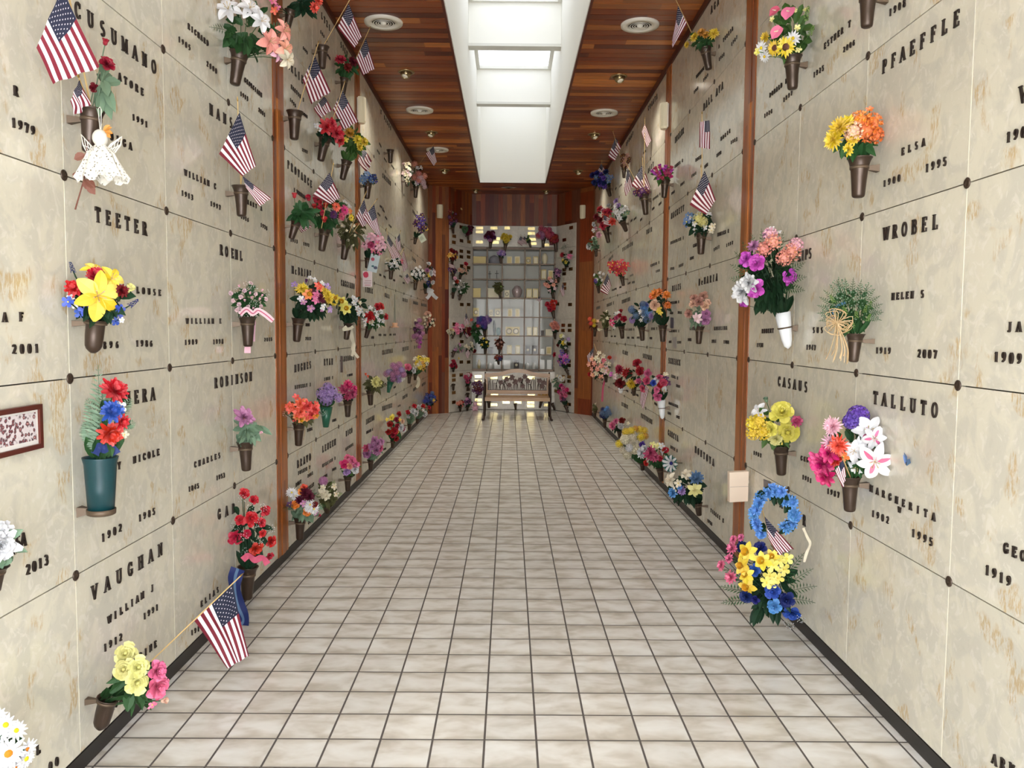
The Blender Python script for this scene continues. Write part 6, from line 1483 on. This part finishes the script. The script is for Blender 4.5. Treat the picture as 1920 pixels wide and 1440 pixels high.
plates('C', [(896.7,705.8),(896.7,715),(897,750),(896.7,757.4),(926,708),(927,739.6),(926,758.5),(949,708),(949,754),(971,754),(996,708),(996,739.6),(995,754.5),(995,761),(1025,739.6),(1026,759)], M_PLAQ_G, 'shiny gold', 'below the niches', .14, .056)

# ------------------------------------------------------------ urns and keepsakes in the glass niches
def cell(x, y):
    i = max(k for k in range(len(GX)-1) if GX[k] <= x+.5); j = max(k for k in range(len(GY)-1) if GY[k] <= y+.5); return i, j
CLR = dict(gold=mat('brushed_gold_urn', (190, 172, 116), .5, .3), cream=mat('cream_marble_urn', (228, 218, 186), .4), grey=mat('grey_stone_urn', (128, 128, 138), .4), mauve=mat('pearl_urn', (176, 158, 160), .25, .3),
           dark=mat('dark_wood_box', (60, 50, 44), .5), teal=mat('teal_urn', (70, 110, 112), .3), white=mat('white_porcelain', (238, 238, 234), .3), black=mat('black_iron', (34, 30, 32), .5), blue=mat('blue_glass', (120, 140, 160), .3))
def item(kind, x0, x1, y0, y1, col, label, name='urn', cat='urn'):
    i, j = cell((x0+x1)/2, (y0+y1)/2); Y = YG+.13
    zb = gz[j+1]+.0065; sc = Y/FOC; w = (x1-x0)*sc*1.01; h = min((y1-y0)*sc*1.03, gz[j]-gz[j+1]-.03)
    xc = onY((x0+x1)/2, (y0+y1)/2, Y).x; xc = min(max(xc, gx[i]+.016+w/2), gx[i+1]-.016-w/2)
    e = empty(name, (xc, Y, zb)); tag(e, uniq(label+', %s niche row, %s column' % (ORD[j], ORD[i])), cat, 'urns and keepsakes in the glass niches')
    m = CLR[col]; d = min(w*.6, .12)
    if kind == 'book':
        MB().box((-w/2, -d/2, 0), (w/2, d/2, h)).obj('urn_body', m, e); MB().box((-w*.36, -d/2-.003, h*.12), (w*.36, -d/2, h*.88)).obj('face_panel', CLR['cream' if col != 'cream' else 'gold'], e)
    elif kind == 'box':
        MB().box((-w/2, -d/2, 0), (w/2, d/2, h*.86)).obj('urn_body', m, e); MB().box((-w/2-.004, -d/2-.004, h*.86), (w/2+.004, d/2+.004, h)).obj('lid', m, e)
    elif kind in ('medal', 'medal2'):
        MB().box((-w/2, -d/2, 0), (w/2, d/2, h)).obj('urn_body', m, e)
        for cx in ([0] if kind == 'medal' else [-w*.24, w*.24]):
            r = min(h*.36, w*(.36 if kind == 'medal' else .2)); z = h*.5
            MB().lathe((cx, -d/2, z), (0, -.006, 0), [(0, r), (1, r), (1, r*.74), (.4, r*.74)], 18).obj('wreath_ring', CLR['dark'], e); MB().lathe((cx, -d/2, z), (0, -.003, 0), [(1, r*.74), (1, 0)], 18).obj('medallion', CLR['cream'], e)
    elif kind == 'vase':
        MB().lathe((0, 0, 0), (0, 0, h), [(0, 0), (0, w*.28), (.06, w*.30), (.35, w*.47), (.62, w*.50), (.80, w*.36), (.86, w*.30)], 20).obj('urn_body', m, e, True)
        MB().lathe((0, 0, 0), (0, 0, h), [(.86, w*.32), (.92, w*.26), (.97, w*.09), (1, 0)], 16).obj('lid', m, e, True)
    elif kind == 'dome':
        MB().lathe((0, 0, 0), (0, 0, h), [(0, 0), (0, w*.5), (.55, w*.5), (.8, w*.38), (.95, w*.16), (1, 0)], 20).obj('urn_body', m, e, True)
    elif kind == 'cross':
        MB().box((-.006, -.006, 0), (.006, .006, h)).obj('upright', m, e); MB().box((-w/2, -.006, h*.62), (w/2, .006, h*.62+.012)).obj('cross_bar', m, e)
    elif kind == 'frame':
        b = MB(); t = .016
        b.box((-w/2, -.012, 0), (w/2, .012, t)).box((-w/2, -.012, h-t), (w/2, .012, h)).box((-w/2, -.012, t), (-w/2+t, .012, h-t)).box((w/2-t, -.012, t), (w/2, .012, h-t)); b.obj('frame', m, e)
        MB().box((-w/2+t, -.004, t), (w/2-t, .004, h-t)).obj('picture', CLR['white'], e)
IT = '''box 888 911 481 494 gold|wide gold box urn
dome 917 937 478 494 grey|rounded grey stone urn
book 950 960 480 494 cream|cream book-shaped urn left of its twin
book 965 975 480 494 cream|cream book-shaped urn right of its twin
medal 986 995 481 494 gold|gold urn with round medallion
book 1000 1009 480 494 gold|plain gold book-shaped urn
vase 1016 1027 473 494 cream|cream figurine-like urn
cross 915 921 508 523 black|small black cross left of its twin
cross 928 935 507 523 black|small black cross right of its twin
book 1014.5 1024 505 523 gold|gold book urn left of its twin
book 1028 1037 506 523 cream|cream book urn right of its twin
box 887.5 901 541 558 gold|gold box urn beside a bright reflection
box 915 935 541 558 cream|wide cream box urn
medal 946 955 544 558 cream|cream clock-faced urn
vase 960 979 535 558 mauve|large pearl urn with egg-shaped body
book 987 997 541 558 gold|gold book urn left of a pair
book 999 1009 541 558 gold|gold book urn right of a pair
medal 887 897.5 578 594 gold|gold urn with dark wreath ring
medal 917 924 581 594 cream|small cream urn with medallion
medal 928 938.5 579 594 cream|larger cream urn with medallion
book 952 960.5 579 594 cream|cream book-shaped urn left of the pair
book 966 974.5 579 594 cream|cream book-shaped urn right of the pair
vase 924 929.5 600 629 black|tall slim black vase
vase 930 939 614 629 teal|short teal urn
medal2 948 974 613 629 gold|wide gold double urn with two wreath rings
book 988 996.5 613 629 gold|gold book urn with relief left of the pair
book 999 1007.5 613 629 gold|gold book urn with relief right of the pair
box 1014 1020 619 629 dark|small dark box
box 1023 1036 617 629 cream|low cream box
box 915 924 652 664 dark|dark keepsake box with pale lid
book 950.5 959.5 648 664 gold|dull gold book urn left of the pair
book 966.5 975 648 664 gold|dull gold book urn right of the pair
medal 985.5 994 648 664 dark|dark urn with white oval left of the pair
medal 998 1007 648 664 dark|dark urn with white oval right of the pair
box 1013.5 1020.5 654 664 white|white box above dark base
book 1024 1034 650 664 cream|pale card-like urn
vase 895 901.5 674 693 gold|small gold cup urn
dome 915 924 681 693 white|round white urn left one
frame 927 939 679 693 white|white framed card
frame 944 957 676 693 white|white framed certificate
medal 963.5 973 676 693 dark|dark clock urn
dome 985.5 993 680 693 white|small round white urn left of its twin
dome 997.5 1005 680 693 white|small round white urn right of its twin
frame 1012.5 1021 675 693 white|tall white frame left of its twin
frame 1025.5 1034 675 693 white|tall white frame right of its twin'''
for ln_ in IT.splitlines():
    a, lab = ln_.split('|'); k, x0, x1, y0, y1, c = a.split()
    nm = {'cross': 'cross', 'frame': 'picture_frame'}.get(k, 'urn'); item(k, float(x0), float(x1), float(y0), float(y1), c, lab, nm, {'cross': 'cross', 'picture_frame': 'picture frame'}.get(nm, 'urn'))

# ------------------------------------------------------------ bench
M_OAK = wood('varnished_oak', 'y', .09, [(158, 116, 62), (178, 136, 76), (142, 100, 50)], along='x', seg=3, grain=.5, rough=.3)
YBk = 14.60; bn = empty('garden_bench', (.16, 14.35, 0)); tag(bn, 'oak slat garden bench with dark iron ends and iris grille back, before the glass niches', 'bench')
bx0, bx1 = onZ(906, 787, 0).x+.02, onZ(1033, 787, 0).x-.02
o = bn.location
def rel(*p): return Vector(p)-o
for s_, x in ((-1, bx0), (1, bx1)):
    b = MB()
    b.tube([rel(x+s_*.02, 14.02, .012), rel(x+s_*.01, 14.07, .03), rel(x, 14.10, .10), rel(x, 14.12, .25), rel(x, 14.11, .385), rel(x, 14.09, .52), rel(x, 14.10, .63), rel(x, 14.16, .66), rel(x, 14.35, .655), rel(x, 14.55, .64), rel(x, YBk+.01, .62)], [.026, .022, .017, .019, .021, .018, .018, .018, .017, .016, .016], 8)
    b.tube([rel(x+s_*.02, 14.70, .012), rel(x+s_*.01, 14.66, .04), rel(x, 14.60, .15), rel(x, 14.56, .38), rel(x, 14.585, .60), rel(x, YBk+.02, .83)], [.026, .021, .017, .019, .016, .014], 8)
    b.tube([rel(x, 14.11, .355), rel(x, 14.33, .345), rel(x, 14.56, .355)], .016, 8); b.tube([rel(x, 14.13, .22), rel(x, 14.30, .30), rel(x, 14.45, .20), rel(x, 14.58, .26)], .009, 6)
    b.tube([rel(x, 14.13, .50)]+[rel(x, 14.32+.09*cos(a/8*6.28), .52+.08*sin(a/8*6.28)) for a in range(9)], .008, 6)
    b.obj('iron_end_frame', M_IRON, bn, True)
for k in range(6):
    y = 14.07+k*.082; z = .375+.012*abs(k-2.5)/2.5
    MB().box(rel(bx0+.012, y, z), rel(bx1-.012, y+.066, z+.024)).obj('seat_slat', M_OAK, bn)
MB().box(rel(bx0+.012, 14.052, .345), rel(bx1-.012, 14.066, .395)).obj('seat_front_rail', M_OAK, bn)
def bk(x, y): p = onY(x, y, YBk); return p
xl, xr = onY(909, 700, YBk).x, onY(1031, 700, YBk).x
zt = lambda x: .800+.095*(1/(1+(abs((x-(xl+xr)/2)/((xr-xl)*.21)))**3.2))
V = []; n = 32
for i in range(n+1):
    x = xl+(xr-xl)*i/n; z = zt(x)
    for yy, zz in ((YBk-.014, z-.072), (YBk-.014, z), (YBk+.014, z), (YBk+.014, z-.072)): V.append(rel(x, yy, zz))
F = [(4*i+k, 4*i+(k+1) % 4, 4*i+4+(k+1) % 4, 4*i+4+k) for i in range(n) for k in range(4)]+[(0, 1, 2, 3), (4*n+3, 4*n+2, 4*n+1, 4*n)]
MB().add(V, F).obj('top_rail', M_OAK, bn)
MB().box(rel(xl, YBk-.016, .430), rel(xr, YBk+.016, .500)).obj('lower_rail', M_OAK, bn)
for x in (xl, xr-.055): MB().box(rel(x, YBk-.013, .500), rel(x+.055, YBk+.013, .730)).obj('back_stile', M_OAK, bn)
g = MB(); Rg = random.Random(11); ga, gb = xl+.055, xr-.055
g.box(rel(ga, YBk-.006, .500), rel(gb, YBk+.006, .508)); g.box(rel(ga, YBk-.006, .50), rel(ga+.008, YBk+.006, .73)); g.box(rel(gb-.008, YBk-.006, .50), rel(gb, YBk+.006, .73))
for k in range(34):                                    # arching blades
    x = ga+(gb-ga)*(k+.5)/34; h = Rg.uniform(.12, .26); l = Rg.uniform(-.14, .14); top_ = min(h, zt(x+l)-.075-.50)
    g.tube([rel(x, YBk, .503), rel(x+l*.15, YBk, .503+top_*.5), rel(min(max(x+l*.5, ga), gb), YBk, .503+top_*.92), rel(min(max(x+l, ga), gb), YBk, .503+top_*.85)], [.006, .007, .006, .003], 5)
g.obj('iron_grille', M_IRON, bn)
fl = MB()
for (px_, py_, r_) in ((939, 717, .05), (950, 711, .055), (960, 708, .06), (966, 716, .06), (975, 712, .05), (984, 706, .05), (990, 714, .055), (1012, 714, .055), (1020, 718, .055), (1016, 724, .05), (955, 722, .05), (980, 724, .05)):
    c = onY(px_, py_, YBk-.008)-o
    for k in range(6):
        a = k*pi/3+Rg.uniform(0, .4); leaf_into(fl, c, Vector((cos(a), 0, sin(a))), r_, r_*.36, Vector((0, -1, 0)), 0, 0)
fl.obj('iron_irises', mat('painted_iron_petals', (112, 92, 90), .5, .3), bn)

# ------------------------------------------------------------ keepsakes on the side walls
# lace angel hung from the first vase
Ya = onX(172, 204, XL+.082).y-.055
pa = onY(188, 262, Ya); e = empty('angel_ornament', pa); tag(e, 'white crocheted lace angel hanging from the bronze vase, left wall', 'ornament')
M_LACE = mat('white_cotton_lace', (204, 200, 190), .85); M_LACED = mat('openwork_lace', (204, 200, 190), .85); q = N(M_LACED)
tc = q.n('TexCoord'); vo = q.n('TexVoronoi', Scale=110); q.l(tc.outputs['Object'], vo.inputs['Vector']); q.l(q.ramp(vo.outputs['Distance'], [(.24, G0), (.33, G1)]), q.b.inputs['Alpha'])
A_ = lambda x, y, d=0: onY(x, y, Ya-d)-pa
V, F = ballverts(.0255, 14, 9, 0, 1.15); link('head', mesh('head', [Vector(v)+A_(188, 259) for v in V], F, M_LACE, None, True), e)
b = MB(); V = []; NS = 36; LV = 12
for j in range(LV+1):
    t = j/LV
    for k in range(NS):
        a = 2*pi*k/NS; r = (.018+.026*min(1, t*4) if t < .2 else .044+.040*((t-.2)/.8)**1.1)*(1+.13*t*sin(a*9))
        c = A_(188+3*t, 272+66*t); V.append(c+Vector((r*cos(a), r*.62*sin(a), .012*t*sin(a*9+1))))
F = [(j*NS+k, j*NS+(k+1) % NS, (j+1)*NS+(k+1) % NS, (j+1)*NS+k) for j in range(LV) for k in range(NS)]
b.add(V, F).obj('lace_dress', M_LACED, e, False)
for s_, pts in ((-1, [(180, 283), (166, 268), (152, 252), (156, 272), (162, 284), (170, 288)]), (1, [(196, 285), (208, 270), (229, 256), (226, 272), (214, 288), (204, 292)])):
    b = MB(); P = [A_(x, y, -.015) for x, y in pts]; P.append(P[0]); b.tube(P, .0026, 5)
    for k in range(1, 6):
        for j in range(1, 5): b.tube([P[0].lerp(P[k], j/5), P[0].lerp(P[min(5, k+1)], j/5)], .0013, 3)
        b.tube([P[0], P[k]], .0016, 4)
    b.obj('lace_wing', M_LACE, e)
b = MB()
for k in range(7): b.tube([A_(186+k, 280), A_(183+k*2, 292), A_(181+k*2.6, 306)], .0015, 4)
b.obj('cord_fringe', M_LACE, e)
MB().tube([A_(188, 247), A_(184, 205), A_(187, 200), A_(190, 206), A_(189, 247)], .0013, 4).obj('hanging_loop', M_LACE, e)
bwx = MB()
for a_ in ((196, 243), (204, 240), (202, 252), (208, 248)): leaf_into(bwx, A_(194, 245), A_(*a_)-A_(194, 245), .032, .008, Vector((0, -1, .3)), 0, .1)
bwx.obj('gold_bow', mat('gold_satin', (190, 130, 60), .35), e)
p0 = onY(158, 335, Ya+.01); e = empty('dried_rose', p0); tag(e, 'dried brown rose stem hanging head down below the lace angel, left wall', 'dried flower')
b = MB(); b.tube([onY(166, 262, Ya+.02)-p0, onY(158, 300, Ya+.01)-p0, Vector((0, 0, 0)), onY(141, 393, Ya+.01)-p0], [.002, .002, .0022, .0028], 6)
b.obj('stem', petal((120, 74, 56)), e)
b = MB()
for x, y, dx, dy in ((158, 336, 8, 14), (160, 338, 14, 8), (156, 334, -6, -3), (160, 290, -14, 4), (164, 345, 10, 12)):
    a0 = onY(x, y, Ya)-p0; leaf_into(b, a0, onY(x+dx, y+dy, Ya)-p0-a0, .04, .014, Vector((.2, -1, 0)), 0, .1)
b.obj('dried_leaves', petal((132, 84, 62)), e)

# framed photograph
pr_ = onX(69, 757, XL); pb_ = onX(69, 840, XL); zt_, zb_ = pr_.z, pb_.z; y1 = pr_.y; y0 = y1-.40
e = empty('picture_frame', (XL+.001, (y0+y1)/2, zb_)); tag(e, 'brown wood framed group photograph fixed at the left edge, left wall', 'picture frame')
b = MB(); t = .016; h = zt_-zb_; hw = (y1-y0)/2
for a_, c_ in (((0, -hw, 0), (.018, hw, t)), ((0, -hw, h-t), (.018, hw, h)), ((0, -hw, t), (.018, -hw+t, h-t)), ((0, hw-t, t), (.018, hw, h-t))): b.box(a_, c_)
b.obj('frame', mat('mahogany_frame', (84, 34, 24), .35), e)
m = mat('group_photo', (190, 150, 150), .3); q = N(m); tc = q.n('TexCoord'); vo = q.n('TexVoronoi', Scale=70); q.l(tc.outputs['Object'], vo.inputs['Vector']); no = q.n('TexNoise', Scale=90, Detail=5); q.l(tc.outputs['Object'], no.inputs['Vector'])
c1 = q.ramp(q.math('ADD', q.math('MULTIPLY', vo.outputs['Distance'], .7), q.math('MULTIPLY', no.outputs['Fac'], .6)), [(.28, (220, 190, 180)), (.42, (150, 84, 90)), (.55, (74, 44, 52)), (.7, (214, 206, 208))])
q.l(c1, q.b.inputs['Base Color'])
MB().box((.002, -hw+t, t), (.010, hw-t, h-t)).obj('mat_board', mat('white_mat', (226, 224, 220), .6), e)
MB().box((.0102, -hw+t+.012, t+.014), (.0112, hw-t-.012, h-t-.008)).obj('photograph', m, e)
def card(name, side, cor, clr, lab, cat, col, th=.0015, parent=None, tag_=True):
    P = [onX(x, y, XL+clr if side == 'L' else XR-clr) for x, y in cor]; n = INN[side]*th; o0 = P[0].copy()
    V = [p-o0 for p in P]+[p-o0+n for p in P]
    b = MB().hexa([V[0], V[1], V[2], V[3], V[4], V[5], V[6], V[7]])
    ob = b.obj(name, mat(name+'_'+str(len(bpy.data.materials)), col, .55) if not isinstance(col, bpy.types.Material) else col)
    if parent: ob.parent = parent; ob.location = o0-parent.location
    else: ob.location = o0; tag(ob, uniq(lab), cat)
    return ob
c = card('black_label', 'L', [(-20, 1062), (31, 1038), (31, 1020), (-20, 1040)], .002, 'black strip label with pale letters at the left edge of the left wall', 'label', (28, 24, 24))
b = MB(); a0, a1 = onX(2, 1046, XL), onX(27, 1031, XL)
for i, ch in enumerate('TERRY'):
    yc = a0.y+(a1.y-a0.y)*i/4; zb = (a0.z+a1.z)/2-.012
    glyph(b, ch, .024, .016, lambda u, v, d, yc=yc, zb=zb: Vector((XL+.0034+d*.2, yc+u, zb+v)))
o = b.obj('pale_letters', petal((190, 180, 160))); o.parent = c; o.location = -c.location
# blue card and pink card hanging in the far bay
Yc = onX(690, 484, XL+.082).y-.06
def vcard(name, cor, Y, lab, cat, col, deco=()):
    P = [onY(x, y, Y) for x, y in cor]; o0 = P[0].copy(); n = Vector((0, -.0016, 0)); V = [p-o0 for p in P]+[p-o0+n for p in P]
    ob = MB().hexa(V).obj(name, petal(col)); ob.location = o0; tag(ob, uniq(lab), cat)
    for nm, pts, cc in deco:
        Q = [onY(x, y, Y-.0022)-o0 for x, y in pts]; MB().add(Q, [tuple(range(len(Q)))]).obj(nm, petal(cc), ob)
    return ob
def blob(x, y, r, ry=None, n=9): return [(x+r*cos(2*pi*k/n)*(1+.15*(k % 2)), y+(ry or r)*sin(2*pi*k/n)) for k in range(n)]
vcard('greeting_card', [(688, 507), (706, 512), (713, 480), (696, 475)], Yc, 'pale blue greeting card with a red rose, tied below the pink lilies, left wall', 'card', (196, 214, 216), [('printed_rose', blob(699, 486, 3.4), (196, 70, 96)), ('printed_church', blob(704, 502, 3.6, 3), (92, 96, 120)), ('printed_leaves', blob(699, 499, 2.6, 1.8), (60, 110, 120))])
vcard('memorial_card', [(680, 538), (698, 538), (698, 508), (680, 508)], Yc+.015, 'white memorial card with magenta rose and pink text, beside second post, left wall', 'card', (232, 216, 216), [('printed_rose', blob(686, 515, 5, 6), (206, 30, 84)), ('printed_line', [(684, 526), (696, 526), (696, 527), (684, 527)], (170, 120, 130)), ('printed_line', [(683, 530), (696, 530), (696, 531), (683, 531)], (170, 120, 130)), ('printed_line', [(684, 534), (695, 534), (695, 535), (684, 535)], (190, 60, 90))])
vcard('gift_tag', [(790, 456), (800, 450), (793, 437), (784, 443)], onX(779, 446, XL+.082).y-.07, 'pale green paper tag hanging from the purple orchids, left wall far bay', 'tag', (216, 226, 204), [('printed_picture', [(789, 452), (795, 448), (791, 442), (786, 446)], (190, 200, 176))])
# paper bag on the first right-hand post
Pz = onX(1398, 884, XR-.01); Yp = Pz.y
P = [onY(x, y, Yp-.10) for x, y in ((1368, 886), (1404, 884), (1404, 940), (1368, 942))]
P[1].x = min(P[1].x, XR-.015); P[2].x = P[1].x
o0 = P[0].copy(); n = Vector((0, .05, 0))
ob = MB().hexa([P[3]-o0, P[2]-o0, P[2]-o0+n, P[3]-o0+n, P[0]-o0, P[1]-o0, P[1]-o0+n, P[0]-o0+n]).obj('paper_packet', mat('blush_paper', (232, 212, 192), .7)); ob.location = o0
tag(ob, 'blank blush paper packet fixed across the first wood post, right wall', 'packet')
Q = [onY(x, y, Yp-.1012)-o0 for x, y in ((1369, 913), (1403, 911.5), (1403, 912.2), (1369, 913.7))]; MB().add(Q, [(0, 1, 2, 3)]).obj('fold_line', petal((196, 176, 158)), ob)
b = MB().box((P[1].x-.02-o0.x, .045, -.08), (XR-o0.x-.0005+0, .06, -.06)).obj('tape_strip', petal((214, 200, 180)), ob)
# butterfly
pw = onX(1700, 860, XR-.012); e = empty('paper_butterfly', pw); tag(e, 'small blue butterfly ornament on the marble right of the stargazer lilies', 'ornament')
for nm, cor in (('wing', [(1700, 862), (1694, 852), (1694, 858), (1697, 870)]), ('wing', [(1700, 862), (1706, 860), (1708, 868), (1700, 874)]), ('wing', [(1698, 862), (1695, 848), (1701, 856), (1701, 868)])):
    Q = [onX(x, y, XR-.012-.006*(i in (1, 2)))-pw for i, (x, y) in enumerate(cor)]; MB().add(Q+[v+Vector((-.001, 0, 0)) for v in Q], [(0, 1, 2, 3), (7, 6, 5, 4)]).obj(nm, petal((110, 150, 210)), e)
MB().tube([onX(1699, 856, XR-.008)-pw, onX(1700, 872, XR-.008)-pw], .0035, 6).obj('body', petal((30, 30, 40)), e)
# gold tag with ribbon beside the wreath
tg = ribbon('gold_ribbon', 'R', 0, [(1506, 990), (1514, 1008), (1519, 1020), (1512, 1038), (1508, 1054)], .014, 'cream', 'cream satin ribbon tail right of the blue wreath, right wall')
# small printed pictures stuck on the marble
card('photo_sticker', 'R', [(1432, 922), (1446, 930), (1446, 904), (1432, 898)], .0015, 'small grey rose picture stuck above the blue wreath, right wall', 'sticker', (120, 112, 116))
card('photo_sticker', 'R', [(1257, 615), (1263, 615.5), (1263, 596), (1257, 595)], .0015, 'narrow dark portrait sticker beside the second post, upper, right wall', 'sticker', (84, 80, 96))
card('photo_sticker', 'R', [(1261.5, 652), (1268.5, 653), (1268.5, 632), (1261.5, 632)], .0015, 'pale grey portrait sticker beside the second post, lower, right wall', 'sticker', (150, 146, 144))
# candle on a small shelf, cross and praying figure
pq = onX(733, 614, XL+.02); e = empty('candle_shelf', pq); tag(e, 'thin taper on a tiny tan shelf, left wall far bay', 'candle holder')
MB().lathe((.05, 0, 0), (0, 0, .06), [(0, .05), (.2, .052), (.25, .03), (1, .036), (1, 0)], 14).obj('cup', mat('tan_resin', (196, 150, 116), .5), e, True)
MB().tube([(.05, 0, .06), (.05, 0, .20), (.05, 0, .42)], [.012, .010, .007], 7).obj('taper', mat('grey_green_wax', (120, 120, 104), .5), e)
MB().box((-.018, -.01, -.004), (.02, .01, .012)).obj('bracket', M_COLLAR, e)
pq = onX(641, 683, XL+.012); e = empty('wall_cross', pq); tag(e, 'slim dark metal cross beside the second post, left wall middle bay', 'cross')
MB().box((-.0115, -.008, -.075), (.008, .008, .075)).obj('upright', M_IRON, e); MB().box((-.0115, -.028, .025), (.010, .028, .042)).obj('cross_bar', M_IRON, e)
# wide striped bow
pq = onX(1261, 868, XR-.09); e = empty('striped_bow', pq); tag(e, 'teal and white striped ribbon bow between two lowest bouquets, right wall', 'bow')
for k in range(9):
    a = 2*pi*k/9+.3; d = Vector((-.25+.1*sin(k), cos(a), sin(a))); V = []; F = []; M_ = []; s = Vector((0, -sin(a), cos(a))); L = .085
    for i in range(9):
        t = i/8; c = d*L*sin(pi*t*.5+.0)*(1 if t < .75 else 1-(t-.75)*1.2)+Vector((-.05*sin(pi*t), 0, 0))
        for j in range(5): V.append(c+s*(j-2)*.009*(.4+.9*sin(pi*min(1, t+.1))))
    for i in range(8):
        for j in range(4): F.append((i*5+j, i*5+j+1, i*5+j+6, i*5+j+5)); M_.append(0 if j in (0, 3) else 1)
    link('bow_loop', mesh('bow_loop', V, F, [petal(RGB['teal']), petal(RGB['white'])], M_), e)
V, F = ballverts(.016, 8, 6); link('bow_knot', mesh('bow_knot', [Vector(v)+Vector((-.03, 0, 0)) for v in V], F, petal(RGB['navy']), None, True), e)
e.rotation_euler = (0, 0, radians(53))
MB().tube([(-.02, 0, 0), (.0, 0, 0), (.089*cos(radians(53)), -.089*sin(radians(53)), 0)], .004, 6).obj('pin', M_COLLAR, e)
ribbon('red_ribbon', 'R', 0, [(1136, 707), (1131, 725), (1129, 753)], .03, 'rose', 'long thin red ribbon hanging from the pink and cream blossoms, right wall')
ribbon('white_ribbon', 'M', 15.4, [(851, 520), (850, 535), (852, 553)], .02, 'white', 'thin white ribbon hanging on the left angled end panel')
ribbon('green_bow', 'M', 15.5, [(870, 424), (868, 430), (872, 436), (876, 428), (870, 426)], .05, 'green', 'bright green bow beside the burgundy blooms, left angled end panel')
# pink plush toy on the floor
pq = onZ(886, 771, 0); pq = Vector((-.66, 15.74, 0)); e = empty('plush_toy', pq); tag(e, 'little pink plush toy sitting on the floor left of the bench', 'toy')
mp = petal(RGB['lightpink'])
for nm, c, r in (('body', (0, 0, .05), .05), ('head', (0, -.01, .125), .038), ('arm', (-.05, -.02, .07), .018), ('arm', (.05, -.02, .07), .018), ('leg', (-.035, -.05, .022), .022), ('leg', (.035, -.05, .022), .022), ('ear', (-.026, -.01, .165), .014), ('ear', (.026, -.01, .165), .014)):
    V, F = ballverts(r, 10, 7); link(nm, mesh(nm, [Vector(v)+Vector(c) for v in V], F, mp, None, True), e)
